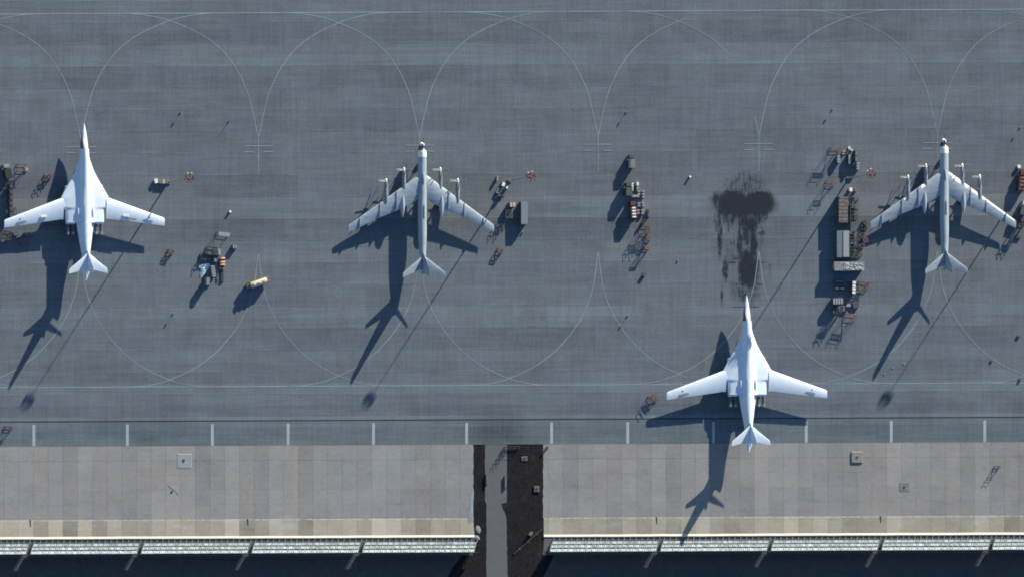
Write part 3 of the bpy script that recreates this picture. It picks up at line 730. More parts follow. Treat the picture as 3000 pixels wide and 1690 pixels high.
# ---------------------------------------------------------------- ground equipment builders
def cart(name, label, cat, X, Y, lx, ly, h, body, rz=0, group=None, rows=0, top=None, bar=True):
    """low wheeled equipment cart; X, Y = photo px of the middle of its top"""
    p = Wp(X, Y, h); p.z = 0
    t = thing(name, label, cat, p, rz, group)
    lx *= S; ly *= S
    mb = MB(); mb.box(0, 0, .35, lx, ly, h - .35 - .06); mb.build('body', M[body], t, .04)
    mb = MB()
    n = max(1, rows)
    for i in range(n):
        if ly >= lx: mb.box(0, -ly / 2 + ly * (i + .5) / n, h - .058, lx * .84, ly / n * .74, .09)
        else: mb.box(-lx / 2 + lx * (i + .5) / n, 0, h - .058, lx / n * .74, ly * .84, .09)
    mb.build('lid', M[top or body], t, .02)
    for sx in (-1, 1):
        for sy in (-1, 1):
            w_ = MB(); w_.tube((sx * lx * .42 - .1, sy * ly * .34, .32), (sx * lx * .42 + .1, sy * ly * .34, .32), .32, n=12); w_.build('wheel', M['black'], t)
    if bar:
        d = 1 if ly >= lx else 0
        mb = MB()
        if d: mb.tube((-.3, ly / 2, .5), (0, ly / 2 + .9, .4), .05); mb.tube((.3, ly / 2, .5), (0, ly / 2 + .9, .4), .05)
        else: mb.tube((lx / 2, -.3, .5), (lx / 2 + .9, 0, .4), .05); mb.tube((lx / 2, .3, .5), (lx / 2 + .9, 0, .4), .05)
        mb.build('towbar', M['dgrey'], t)
    return t
def container(name, label, cat, x0, y0, x1, y1, h, wall, roof, group=None, ribs=9, ridge=False, rz=PHI):
    """box shelter; x0..y1 = photo px of its roof outline"""
    p = Wp((x0 + x1) / 2, (y0 + y1) / 2, h); p.z = 0
    t = thing(name, label, cat, p, rz, group)
    lx, ly = (x1 - x0) * S, (y1 - y0) * S
    mb = MB(); mb.box(0, 0, .12, lx - .14, ly - .14, h - .32)
    long_y = ly > lx
    n = int((ly if long_y else lx) / .5)
    for i in range(n):
        q = -.5 + (i + .5) / n
        for sg in (-1, 1):
            if long_y: mb.box(sg * (lx / 2 - .05), q * ly, .2, .06, .22, h - .5)
            else: mb.box(q * lx, sg * (ly / 2 - .05), .2, .22, .06, h - .5)
    mb.build('wall', M[wall], t)
    mb = MB()
    if ridge:
        mb.add([(-lx / 2, -ly / 2, h - .25), (lx / 2, -ly / 2, h - .25), (lx / 2, ly / 2, h - .25), (-lx / 2, ly / 2, h - .25), (.08 * lx, -ly / 2, h + .22), (.08 * lx, ly / 2, h + .22),
                (-lx / 2, -ly / 2, h - .12), (lx / 2, -ly / 2, h - .06), (lx / 2, ly / 2, h - .06), (-lx / 2, ly / 2, h - .12)],
               [(0, 3, 2, 1), (6, 4, 5, 9), (4, 7, 8, 5), (0, 1, 7, 4, 6), (3, 9, 5, 8, 2), (0, 6, 9, 3), (1, 2, 8, 7)])
    else:
        mb.box(0, 0, h - .2, lx, ly, .17)
        for i in range(ribs):
            q = -.5 + (i + .5) / ribs
            if long_y: mb.box(0, q * ly, h - .03, lx * .92, .12, .06)
            else: mb.box(q * lx, 0, h - .03, .12, ly * .92, .06)
    mb.build('roof', M[roof], t)
    for sx in (-1, 1):
        for sy in (-1, 1):
            q = MB(); q.box(sx * (lx / 2 - .1), sy * (ly / 2 - .1), 0, .2, .2, h - .2); q.build('corner_post', M['dgrey'], t)
    d = MB()
    if long_y: d.box(0, -ly / 2 - .02, .25, lx * .6, .06, h - .7)
    else: d.box(-lx / 2 - .02, 0, .25, .06, ly * .6, h - .7)
    d.build('door', M['mgrey'], t)
    return t
def stand(name, label, cat, X, Y, lx, ly, h, m='red', rz=0, group=None, deck=True, ladder=True, r=.055, rail=True, top=None):
    """tubular work stand; X, Y = photo px of the middle of its deck, h deck height"""
    p = Wp(X, Y, h); p.z = 0
    t = thing(name, label, cat, p, rz, group); lx *= S; ly *= S
    for sx in (-1, 1):
        for sy in (-1, 1):
            q = MB(); q.tube((sx * lx / 2, sy * ly / 2, .2), (sx * lx / 2, sy * ly / 2, h), r, n=6); q.build('leg', M[m], t)
            w_ = MB(); w_.tube((sx * lx / 2 - .06, sy * ly / 2, .2), (sx * lx / 2 + .06, sy * ly / 2, .2), .2, n=10); w_.build('wheel', M['black'], t)
    f = MB()
    for z in (.35, h):
        for sx in (-1, 1): f.tube((sx * lx / 2, -ly / 2, z), (sx * lx / 2, ly / 2, z), r, n=6)
        for sy in (-1, 1): f.tube((-lx / 2, sy * ly / 2, z), (lx / 2, sy * ly / 2, z), r, n=6)
    for sx in (-1, 1): f.tube((sx * lx / 2, -ly / 2, .35), (sx * lx / 2, ly / 2, h), r * .8, n=6)
    for sy in (-1, 1): f.tube((-lx / 2, sy * ly / 2, .35), (lx / 2, sy * ly / 2, h), r * .8, n=6)
    f.build('frame', M[m], t)
    if deck:
        d = MB(); n = max(2, int(lx / .3))
        if top: d.box(0, 0, h, lx, ly, .08)
        else:
            for i in range(n): d.box(-lx / 2 + lx * (i + .5) / n, 0, h, lx / n * .3, ly * .96, .05)
        d.build('deck', M[top or m], t)
    if rail:
        q = MB(); H = h + 1.0
        for sx, sy in ((-1, -1), (1, -1), (1, 1), (-1, 1)): q.tube((sx * lx / 2, sy * ly / 2, h), (sx * lx / 2, sy * ly / 2, H), r * .8, n=6)
        for a, b in (((-1, -1), (-1, 1)), ((-1, 1), (1, 1)), ((1, 1), (1, -1))):
            for z in (H, h + .5): q.tube((a[0] * lx / 2, a[1] * ly / 2, z), (b[0] * lx / 2, b[1] * ly / 2, z), r * .8, n=6)
        q.build('handrail', M[m], t)
    if ladder:
        q = MB(); 
        for sx in (-.22, .22): q.tube((sx, -ly / 2 - .9, 0), (sx, -ly / 2, h), r, n=6)
        for i in range(int(h / .3)):
            f_ = (i + .5) / int(h / .3); q.tube((-.22, -ly / 2 - .9 + .9 * f_, h * f_), (.22, -ly / 2 - .9 + .9 * f_, h * f_), r * .7, n=5)
        q.build('ladder', M[m], t)
    return t
def crate(label, X, Y, lx, ly, h, m, rz=0, group=None, name='equipment_box', cat='equipment box', z=0.0):
    p = Wp(X, Y, h + z); p.z = z
    t = thing(name, label, cat, p, rz, group); lx *= S; ly *= S
    mb = MB(); mb.box(0, 0, 0, lx, ly, h * .82); mb.build('body', M[m], t, .02)
    mb = MB(); mb.box(0, 0, h * .82 + .003, lx * 1.05, ly * 1.05, h * .18 - .003, tx=.96, ty=.96); mb.build('lid', M[m], t, .015)
    mb = MB()
    for sg in (-1, 1): mb.tube((sg * (lx / 2 + .03), -ly * .2, h * .5), (sg * (lx / 2 + .03), ly * .2, h * .5), .02, n=5)
    mb.build('handle', M['dgrey'], t)
    return t
def truck(name, label, cat, X, Y, L, Wd_, h, rz, bodym, cabm, boxtop=None, group=None, cabh=None, items=False):
    """L, Wd_ in metres, front towards +y before rotation"""
    p = Wp(X, Y, h); p.z = 0
    t = thing(name, label, cat, p, rz, group)
    ch = cabh or h - .35
    mb = MB(); mb.box(0, 0, .55, .9, L * .96, .3); mb.build('chassis', M['dgrey'], t)
    cl = min(2.0, L * .3)
    mb = MB(); mb.box(0, L / 2 - cl / 2, .7, Wd_ * .94, cl, ch - .7, tx=.88, ty=.82); c = mb.build('cab', M[cabm], t, .08)
    mb = MB(); mb.box(0, L / 2 - .10, ch * .62, Wd_ * .8, .12, ch * .26, tx=.92); mb.build('windscreen', M['dark'], c)
    mb = MB(); mb.box(0, -cl / 2 - .1, .9, Wd_, L - cl - .25, h - .9); mb.build('cargo_box', M[bodym], t, .05)
    if boxtop:
        mb = MB()
        for i in range(4): mb.box(0, -L / 2 + (L - cl) * (i + .6) / 4.2, h + .002, Wd_ * .6, .5, .12)
        mb.build('roof_locker', M[boxtop], t, .02)
    for sx in (-1, 1):
        for f_ in (.36, -.18, -.36):
            w_ = MB(); w_.tube((sx * (Wd_ / 2 - .3), f_ * L, .5), (sx * (Wd_ / 2 + .02), f_ * L, .5), .5, n=16); w_.build('wheel', M['black'], t)
    return t
#EQUIP
P_ = math.pi
# marker posts: small round base, thin pole and a plate
def marker_post():
    t = thing('marker_post', None, 'marker post', (0, 0, 0), 0, 'marker posts standing in front of and behind the parking stands')
    mb = MB(); mb.tube((0, 0, 0), (0, 0, .36), .30, .22, 12); mb.build('base', M['mgrey'], t)
    mb = MB(); mb.tube((0, 0, .36), (0, 0, 1.25), .02, n=6); mb.build('pole', M['dgrey'], t)
    mb = MB(); mb.box(0, 0, 1.22, .5, .28, .42); mb.build('sign_plate', M['bgrey'], t, .02)
    return t
mp_ = marker_post()
for i, (X, Y, lab) in enumerate(((528, 331, 'marker post up and right of the leftmost jet nose'), (1834, 330, 'marker post above the van in the right centre'),
        (2438, 322, 'marker post above the carts at the top of the container rows'), (2988, 375, 'marker post near the right edge above the right bomber wing'),
        (506.6, 918, 'marker post below the tanker truck, in the left half'), (1838, 925, 'marker post left of the nose of the jet parked further back'))):
    o = mp_ if i == 0 else copy_tree(mp_); place(o, Wp(X, Y), .1 * i, lab)
# lone thin pole
t = thing('lamp_post', 'thin dark pole casting a long narrow shadow, right of the leftmost jet nose', 'post', Wp(669.5, 357))
mb = MB(); mb.tube((0, 0, 0), (0, 0, .3), .28, .2, 10); mb.build('base', M['dgrey'], t)
mb = MB(); mb.tube((0, 0, .3), (0, 0, 2.05), .09, .07, 8); mb.build('pole', M['dgrey'], t)
# small bollards and chocks
def bollard(X, Y, lab, m='cream', h=.7, w_=.35, dz=.0):
    p = Wp(X, Y, h); p.z = 0
    t = thing('bollard', lab, 'bollard', p, 0)
    mb = MB(); mb.tube((0, 0, 0), (0, 0, h * .85), w_ * 1.05, w_ * .85, 12); mb.build('body', M['dgrey'], t)
    mb = MB(); mb.tube((0, 0, h * .85), (0, 0, h), w_, w_ * .7, 12); mb.build('cap', M[m], t)
bollard(674.5, 621, 'white topped bollard right of the leftmost jet, alone on the apron', 'lamp', .8, .42)
bollard(2022, 519, 'white topped bollard alone on the apron left of the black oil stain', 'lamp', .9, .38)
bollard(1986, 764, 'tiny dark bollard below the row of stands near the oil stain', 'mgrey', .35, .3)
bollard(2905, 1057, 'dark bollard below and right of the right propeller bomber', 'dgrey', .35, .45)
bollard(538.6, 1347, 'dark stud in the bright square pad on the left concrete', 'dgrey', .25, .5)
bollard(505, 1438, 'dark stud beside the pale triangular patch on the left concrete', 'dgrey', .25, .35)
bollard(1532, 681, 'small dark bollard below the large grey container', 'mgrey', .5, .3)
for X, Y, lab in ((2649, 1065, 'white spot block nearest the long mast shadow, bottom right'), (2615, 1077, 'small white block between two others near the bomber fin shadow'), (2591, 1095, 'small white block nearest the taxi line beside the fin shadow')):
    crate(lab, X, Y, 5 if X > 2640 else 3.4, 3.2, .16, 'lgrey', 0, 'white blocks lying on the apron', 'wheel_chock', 'wheel chock')

# ---- left edge
truck('fuel_truck', 'dark green truck at the left photo edge with a big shadow', 'truck', 24, 502, 5.2, 2.3, 3.0, R(12), 'dgreen', 'lgrey')
stand('work_stand', 'faded red tubular work stand right of the dark green truck', 'work stand', 66, 492, 26, 20, 1.9, 'pink', 0, 'tubular work stands', r=.06)
crate('white box beside the faded red stand near the left edge', 78, 497, 6, 8, .5, 'lamp')
t = thing('generator_trailer', 'long dark trailer left of the leftmost jet wing tip', 'trailer', Wp(26, 590, 0))
mb = MB(); mb.box(0, 0, .5, 1.3, 11.5, 1.75); mb.build('body', M['dgreen'], t, .06)
mb = MB()
for i in range(6): mb.box(.1, -5 + i * 2, 2.255, .7, 1.2, .12)
mb.build('roof_hatch', M['dgrey'], t, .02)
for i in range(3):
    for sg in (-1, 1):
        mb = MB(); mb.tube((sg * .6 - .1, -4 + 4 * i, .45), (sg * .6 + .15, -4 + 4 * i, .45), .45, n=14); mb.build('wheel', M['black'], t)
crate('small white crate at the side of the long dark trailer, upper one', 31, 560, 4, 8, .6, 'lgrey', 0, 'crates along the long trailer')
crate('small white crate at the side of the long dark trailer, lower one', 31, 591, 5, 5, .6, 'lamp', 0, 'crates along the long trailer')
crate('tan and grey scrap box just above the leftmost wing tip', 24, 621, 9, 12, .9, 'tan2', .3)
stand('work_stand', 'small rusty frame just above the leftmost wing tip', 'work stand', 41, 619, 16, 20, 1.1, 'red', .2, 'tubular work stands', r=.06, rail=False)
stand('work_stand', 'red round railed stand casting a leaning shadow near the leftmost jet', 'work stand', 141, 518, 17, 13, 1.2, 'red', .3, 'tubular work stands', r=.08)
stand('work_stand', 'rusty stand just below the leftmost wing tip', 'work stand', 22, 690, 20, 24, 1.7, 'red', -.2, 'tubular work stands', r=.07)
cart('equipment_cart', 'grey cart with white lid below the leftmost wing tip', 'equipment cart', 46, 686, 15, 8, 1.1, 'dgrey', .2, 'equipment carts', top='lamp', bar=False)
cart('equipment_cart', 'flat grey cart half in the wing shadow of the leftmost jet', 'equipment cart', 80, 686, 20, 8, .7, 'mgrey', .1, 'equipment carts', bar=False)
stand('work_stand', 'frame stand standing in the shadow of the leftmost wing', 'work stand', 70, 706, 30, 10, 1.0, 'pink', -.1, 'tubular work stands', r=.05, rail=False)
stand('barrier_frame', 'dark tubular frame beside the left end of the drain', 'barrier frame', 26, 1253, 20, 9, 1.6, 'red', 0, None, r=.07, ladder=False)

# ---- equipment under mast one
crate('white tilted box left of the first mast base', 458, 531, 9, 12, 1.0, 'lamp', .3)
for i, (X, l) in enumerate(((471, 'left'), (480, 'middle'), (488, 'right'))):
    crate('tan grey cabinet beside the first mast base, %s one of three' % l, X, 533, 7, 11, 1.1, 'tan2' if i == 1 else 'mgrey', 0, 'three cabinets beside the first mast', 'cabinet', 'cabinet')
stand('work_stand', 'rusty ladder stand right of the leftmost jet tail', 'work stand', 501, 738, 15, 12, 1.25, 'red', -.25, 'tubular work stands', r=.085, rail=False)
stand('work_stand', 'rusty ladder stand below the large grey container', 'work stand', 1466, 735, 15, 12, 1.35, 'red', -.25, 'tubular work stands', r=.085, rail=False)

# ---- cluster left of the tanker
t = stand('canopy_stand', 'tall thin legged stand carrying a tilted pale grey panel', 'work stand', 657, 687, 33, 11, 2.9, 'mgrey', R(-7), None, True, False, .05, False, 'lgrey')
stand('work_stand', 'dark tubular frame left of the tilted pale panel', 'work stand', 620, 735, 26, 22, 1.6, 'dgrey', R(-5), 'tubular work stands', r=.09)
crate('big low dark box added to fill out the shade between the frame and the white tarpaulin', 604, 754, 36, 20, .5, 'dgrey', R(-8))  # dark box added where only the raised panel's shadow lies
crate('grey box on top of the shaded clutter left of the orange units', 633, 745, 6, 5, 2.0, 'lgrey', .2)
crate('pale grey block above the orange units', 643, 738, 8, 18, 1.7, 'lgrey', .1)
crate('blue grey box between the dark shade box and the orange units', 631, 762, 7, 9, 1.5, 'bgrey', 0)
def lumps(name, lab, cat, pts, h, m, seed):
    """cloth or rubble lying on the ground inside an outline given in photo px"""
    r = random.Random(seed); c = Wp(sum(p[0] for p in pts) / len(pts), sum(p[1] for p in pts) / len(pts))
    W = [Wp(*p) - c for p in pts]; mb = MB(); rings = []
    for k in range(7):
        f = 1 - k / 6.0
        rings.append([(p.x * f * r.uniform(.94, 1.06), p.y * f * r.uniform(.94, 1.06), h * (1 - f ** 1.6) * r.uniform(.5, 1.2) + .01) for p in W])
    rings[-1] = [(.01 * math.cos(i), .01 * math.sin(i), h) for i in range(len(W))]
    mb.loft(rings); o = mb.build(name, M[m]); o.location = c; return tag(o, lab, cat)
lumps('tarpaulin', 'crumpled white blue tarpaulin lying left of the orange units', 'tarpaulin', [(617, 773), (606, 772), (595, 774), (584, 779), (583, 784), (593, 785), (586, 790), (590, 795), (584, 799), (586, 806), (590, 812), (596, 806), (603, 800), (607, 792), (612, 784), (616, 778)], .45, 'tarp', 3)
for i, (Y, l) in enumerate(((757, 'top'), (768, 'middle'), (775.5, 'bottom'))):
    p = Wp(653, Y, 1.2); p.z = 0
    t = thing('air_starter_cart', 'orange wheeled unit with a white hood, %s of the three' % l, 'starter cart', p, R(4), 'orange starter carts')
    mb = MB(); mb.box(0, 0, .3, 1.9, .72, .75); mb.build('body', M['orange'], t, .05)
    mb = MB(); mb.box(.1, 0, 1.05, 1.35, .46, .2, tx=.9, ty=.7); mb.build('hood', M['cream'], t, .05)
    for sx in (-1, 1):
        for sy in (-1, 1):
            mb = MB(); mb.tube((sx * .6, sy * .3 - .06, .26), (sx * .6, sy * .3 + .06, .26), .26, n=12); mb.build('wheel', M['black'], t)
cart('equipment_cart', 'dark orange low cart under the three white hooded units', 'equipment cart', 650, 785, 14, 9, .9, 'orange', 0, 'equipment carts', top='firered', bar=False)
for i in range(5):
    crate('dark low bar put in as a shadow tooth below the orange units, number %s from the top' % ('one two three four five'.split()[i]), 652, 795 + 7 * i, 9, 3.4, .5, 'dgrey', R(4), 'dark bars for the comb shadow below the orange units')  # dark bars added to draw the comb-shaped shadow of the orange units
cart('stair_trailer', 'striped grey trailer right of the white tarpaulin', 'trailer', 625.5, 795, 12.5, 34, 1.5, 'mgrey', R(8), None, rows=5, top='lgrey')
cart('stair_trailer', 'striped grey trailer lower left of the other one', 'trailer', 609.5, 824, 11, 22, 2.6, 'mgrey', R(-2), None, rows=4, top='lgrey', bar=False)
t = thing('tow_bar', 'long thin grey tow bar between the striped trailer and the dark shadow bars', 'tow bar', Wp(636, 795, 0), R(5))
mb = MB(); mb.tube((0, -3.6, .35), (0, 3.6, .35), .10, n=8); mb.build('tube', M['lgrey'], t)
mb = MB(); mb.box(0, 3.7, .2, .45, .5, .3); mb.build('hitch', M['dgrey'], t, .03)
for sg in (-1, 1):
    mb = MB(); mb.tube((sg * .3 - .05, -2.6, .22), (sg * .3 + .05, -2.6, .22), .22, n=10); mb.build('wheel', M['black'], t)
cart('equipment_cart', 'small pale cart upper right of the orange units with a slanting shadow', 'equipment cart', 688, 723, 13, 12, 1.25, 'dgrey', R(5), 'equipment carts', rows=2, top='lgrey', bar=False)

# ---- tanker truck
a = math.atan2(30, 59)
p = (Wp(722, 840, 1.6) + Wp(781, 821, 1.6)) / 2; p.z = 0; ang = math.atan2(21, 60)
t = thing('tanker_truck', 'sand coloured tanker truck parked at an angle across the taxi line', 'tanker truck', p, ang)
mb = MB(); rr = []
for x, q in ((-2.3, .2), (-2.25, .85), (-2.0, 1.0), (3.2, 1.0), (3.55, .85), (3.62, .2)):
    rr.append([(x, 1.05 * q * math.cos(k), 2.15 + .88 * q * math.sin(k)) for k in [2 * P_ * i / 20 for i in range(20)]])
mb.loft(rr); tk = mb.build('tank', M['tan2'], t)
for x in (-1, .8, 2.6):
    mb = MB(); mb.tube((x, 0, 2.95), (x, 0, 3.2), .32, n=14); mb.build('hatch', M['cream'], tk)
mb = MB(); mb.box(.8, .35, 2.88, 4.6, .5, .2); mb.build('walkway', M['cream'], tk, .02)
mb = MB(); mb.box(0, 0, .6, 7.2, .9, .45); mb.build('chassis', M['dgrey'], t)
mb = MB(); mb.box(3.95, 0, .8, 1.5, 2.1, 1.75, tx=.9, ty=.92); mb.box(-3.1, 0, .8, 1.3, 1.7, 1.2, tx=.8); mb.build('cab', M['rooftan'], t, .08)
for x in (-2.6, -1.4, 2.4):
    for sg in (-1, 1):
        mb = MB(); mb.tube((x, sg * .75, .5), (x, sg * 1.1, .5), .5, n=16); mb.build('wheel', M['black'], t)

# ---- under mast two and the big container
cart('generator_cart', 'white topped generator beside the second mast base', 'generator', 1475, 541, 9, 13, 1.5, 'tan2', R(-20), None, top='lamp', bar=False)
crate('thin white upright box upper left of the second mast generator', 1458, 524, 4, 13, 1.2, 'lgrey', R(-6))
crate('white slanted case below left of the second mast generator', 1460, 559, 7, 16, .8, 'lgrey', R(-25))
crate('small pale box right of the second mast generator', 1485, 550, 6, 6, .7, 'lamp', 0)
t = thing('shadow_cross', 'dark cross built in as a shadow mark near the second mast base', 'shadow mark', Wp(1464, 576, 0), .3)
mb = MB(); mb.box(0, 0, .15, 3.6, .3, .25); mb.box(0, 0, .18, .3, 2.2, .25, rz=.5); mb.build('frame', M['dgrey'], t)  # dark crossed bars added where a cross-shaped shadow lies
mb = MB(); mb.tube((-.5, 0, .9), (.5, 0, .9), .6, n=16); mb.build('dark_cylinder', M['dgrey'], t)
container('equipment_container', 'large blue grey container in the centre with a deep angular shadow', 'container', 1527, 591, 1546.5, 657, 2.5, 'dgrey', 'bgrey', 'shelter containers', ribs=0)
cart('generator_cart', 'tan and white generator in the shadow left of the large grey container', 'generator', 1502, 600, 17, 15, 1.9, 'brown', R(4), None, rows=2, top='tan2', bar=False)
t = thing('tow_bar', 'pale tow bar hanging below the tan generator in deep shadow', 'tow bar', Wp(1496, 626, 0), 0)
mb = MB(); mb.tube((0, -1.8, 1.5), (0, 1.8, 1.7), .09, n=8); mb.build('tube', M['lgrey'], t)
for q in (-1.6, 1.4):
    mb = MB(); mb.tube((-.35, q, 0), (0, q, 1.5), .06, n=6); mb.tube((.35, q, 0), (0, q, 1.5), .06, n=6); mb.build('support', M['dgrey'], t)
stand('work_stand', 'tall tubular stand left of the large grey container, its rail shadows splayed out', 'work stand', 1489, 628, 16, 22, 1.9, 'dgrey', R(-4), 'tubular work stands', r=.08)

# ---- column in the right centre
truck('service_van', 'grey van with a dark cab at the top of the right centre column', 'van', 1852, 474, 4.6, 2.1, 2.5, 0, 'mgrey', 'dgrey', 'lgrey')
cart('equipment_cart', 'long pale cart, left one at the top of the cabinet block', 'equipment cart', 1853, 548, 6.5, 25, 1.9, 'dgrey', R(-3), 'equipment carts', rows=4, top='lamp', bar=False)
crate('tall white cabinet, upper right at the top of the cabinet block', 1868.5, 539, 6, 9, 1.8, 'lamp', 0, 'tall white cabinets', 'cabinet', 'cabinet')
crate('tall white cabinet, lower right at the top of the cabinet block', 1868.5, 551, 6, 8, 1.6, 'lgrey', 0, 'tall white cabinets', 'cabinet', 'cabinet')
truck('service_van', 'dark van behind the long pale cart with a large lobed shadow', 'van', 1844, 555, 4.6, 2.2, 2.9, 0, 'dgrey', 'dgrey')
cart('equipment_cart', 'wide pale bar shaped cart in the middle of the cabinet block', 'equipment cart', 1862, 575, 24, 8, 1.3, 'mgrey', 0, 'equipment carts', top='lgrey', bar=False)
rows_ = (561, 569, 577, 596, 603, 617, 625); rn = 'first second third fourth fifth sixth seventh'.split()
for i, Y in enumerate(rows_):
    for j, X in enumerate((1872, 1885)):
        if i == 2 and j == 0: continue
        crate('small pale grey ground unit, %s row of the block, %s column' % (rn[i], ('left', 'right')[j]), X - (2 if i > 4 else 0), Y, 8, 4.4, .95, 'lgrey', 0, 'small ground units in a block', 'ground_unit', 'ground unit')
truck('fire_truck', 'dark red fire truck with white roof lockers beside the block of small units', 'fire truck', 1857, 615, 6.2, 2.1, 2.7, R(3), 'firered', 'firered', 'wgloss')
crate('narrow dark box right of the block of small units', 1900, 619, 6, 11, .8, 'dgrey')
crate('little dark box under the narrow dark one', 1900, 634, 5, 6, .6, 'dgrey', .3)
t = thing('compressor_cart', 'dark oval tank cart below the block of small units', 'compressor', Wp(1884, 650, 0), R(-35))
mb = MB(); mb.tube((0, -.9, .9), (0, .9, .9), .5, n=16); mb.build('tank', M['dgreen'], t)
mb = MB(); mb.box(0, 0, .3, .8, 1.8, .12); mb.build('frame', M['dgrey'], t)
for sg in (-1, 1):
    mb = MB(); mb.tube((sg * .45, 0, .28), (sg * .55, 0, .28), .28, n=12); mb.build('wheel', M['black'], t)
stand('work_stand', 'rusty lattice stand below the fire truck', 'work stand', 1892, 674, 19, 22, 2.2, 'red', R(3), 'tubular work stands', r=.07)
stand('work_stand', 'small faded red stand low in the right centre column', 'work stand', 1902, 697, 12, 14, 1.7, 'pink', R(-5), 'tubular work stands', r=.08, rail=False)
stand('work_stand', 'lowest faded red stand of the right centre column with the longest thin shadow', 'work stand', 1898, 726, 16, 8, 2.4, 'pink', R(4), 'tubular work stands', r=.08, rail=False)
cart('equipment_cart', 'small dark trolley at the bottom of the right centre column', 'equipment cart', 1887, 806, 10, 12, .8, 'dgrey', R(-30), 'equipment carts')

# ---- big equipment rows on the right
cart('equipment_cart', 'pale grey cart, left one of the top row beside the third mast', 'equipment cart', 2457, 467, 10, 22, 1.5, 'mgrey', 0, 'equipment carts', rows=3, top='lgrey', bar=False)
cart('equipment_cart', 'long plain grey cart in the middle of the top row beside the third mast', 'equipment cart', 2490, 468, 9.5, 34, 1.5, 'dgrey', 0, 'equipment carts', top='lgrey', bar=False)
cart('equipment_cart', 'narrow grey cart right of the long plain cart in the top row', 'equipment cart', 2508.5, 458, 6.5, 34, 2.4, 'dgrey', 0, 'equipment carts', rows=2, top='mgrey', bar=False)
cart('equipment_cart', 'pale striped cart nearest the third mast head', 'equipment cart', 2514, 487, 10, 23, 1.6, 'mgrey', 0, 'equipment carts', rows=3, top='lgrey', bar=False)
stand('work_stand', 'wide faded red stand above the left pale cart of the top row', 'work stand', 2451, 439, 28, 12, 2.9, 'pink', 0, 'tubular work stands', r=.055)
stand('work_stand', 'faded orange railed stand left of the container rows', 'work stand', 2436, 537, 20, 16, 2.3, 'pink', 0, 'tubular work stands', r=.055)
crate('white case near the top row, upper of two', 2473.5, 444, 11, 4, .5, 'lgrey', .3)
crate('white case near the top row, lower of two', 2471, 451, 8, 4, .5, 'lgrey', .1)
crate('white box above the long plain cart', 2488, 433.5, 5, 7, .8, 'lamp', -.3)
crate('pinkish box above the long plain cart', 2495, 440, 7, 4, .8, 'cream', -.2)
crate('white cabinet just above the container rows', 2493, 556, 8, 10, 1.3, 'lamp', .1)
crate('brown box right of the white cabinet above the container rows', 2508, 557, 7, 9, 1.0, 'brown', 0)
container('canvas_container', 'brown grey canvas covered container, upper left of the rows', 'container', 2457.5, 577, 2484, 652, 3.2, 'dgrey', 'rooftan', 'shelter containers', ribs=7)
def rack(lab, x0, y0, x1, y1, h, seed, n):
    """lattice rack full of odd boxes"""
    p = Wp((x0 + x1) / 2, (y0 + y1) / 2, h); p.z = 0; lx, ly = (x1 - x0) * S, (y1 - y0) * S; r = random.Random(seed)
    t = thing('storage_rack', lab, 'storage rack', p, PHI, 'open storage racks')
    mb = MB()
    m_ = int(ly / 1.15)
    for i in range(m_ + 1):
        y = -ly / 2 + ly * i / m_
        for sg in (-1, 1): mb.tube((sg * lx / 2, y, 0), (sg * lx / 2, y, h), .07, n=5)
        mb.tube((-lx / 2, y, h), (lx / 2, y, h), .08, n=5)
    for sg in (-1, 0, 1): mb.tube((sg * lx / 2, -ly / 2, h), (sg * lx / 2, ly / 2, h), .08, n=5)
    mb.tube((-lx / 2, -ly / 2, h), (lx / 2, ly / 2, h), .05, n=5)
    mb.build('frame', M['dgrey'], t)
    mb = MB(); mb.box(0, 0, h * .35, lx * .9, ly * .97, .15); mb.build('shelf', M['mgrey'], t)
    for i in range(n):
        hh = r.uniform(.3, .6) * h; q = MB(); x_ = r.uniform(-.32, .32) * lx; y_ = -ly / 2 + ly * (i + .5) / n
        q.box(x_, y_, h * .35 + .152 + .004 * i, r.uniform(.25, .55) * lx, ly / n * r.uniform(.55, .9), hh, r.uniform(-.15, .15))
        q.build('stored_case', M[r.choice(('mgrey', 'rooftan', 'lgrey', 'mgrey', 'dgrey', 'rooftan', 'red'))], t, .03)
    return t
rack('open lattice rack of mixed boxes, upper right of the rows', 2491, 577, 2515, 652, 2.6, 3, 11)
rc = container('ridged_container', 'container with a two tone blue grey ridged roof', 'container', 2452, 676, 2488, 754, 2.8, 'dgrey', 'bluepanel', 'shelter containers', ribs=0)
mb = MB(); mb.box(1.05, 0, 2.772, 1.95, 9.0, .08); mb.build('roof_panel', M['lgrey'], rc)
mb = MB(); mb.box(0, 0, 2.772, .12, 9.1, .12); mb.build('roof_ridge', M['dgrey'], rc)
rack('open lattice rack of mixed boxes, lower right beside the ridged roof', 2491, 676, 2514, 754, 2.5, 9, 12)
mc_ = container('mottled_container', 'crosswise container with a peeling white mottled roof', 'container', 2443.5, 767, 2532, 793, 3.0, 'dgrey', 'roofmix', 'shelter containers', ribs=14)
r_ = random.Random(4)
mb = MB()
for i in range(46):
    mb.box((r_.random() ** .8 - .5) * 0 + (-1.6 + 6.6 * r_.random()), r_.uniform(-1.3, 1.3), 3.035 + .0012 * i, r_.uniform(.25, .8), r_.uniform(.15, .5), .02, r_.uniform(-.2, .2))
M['roofwhite'] = mat('pale_roof_sheet', (.48, .50, .57), .6, amp=.3)
mb.build('roof_sheet', M['roofwhite'], mc_)
stand('work_stand', 'dark stand just left of the right bomber wing tip', 'work stand', 2534, 653, 9, 12, .9, 'dgreen', .5, 'tubular work stands', r=.09, rail=False, ladder=False)
crate('dark green case below the stand left of the right bomber wing tip', 2536, 671, 9, 12, .6, 'dgreen', -.5)
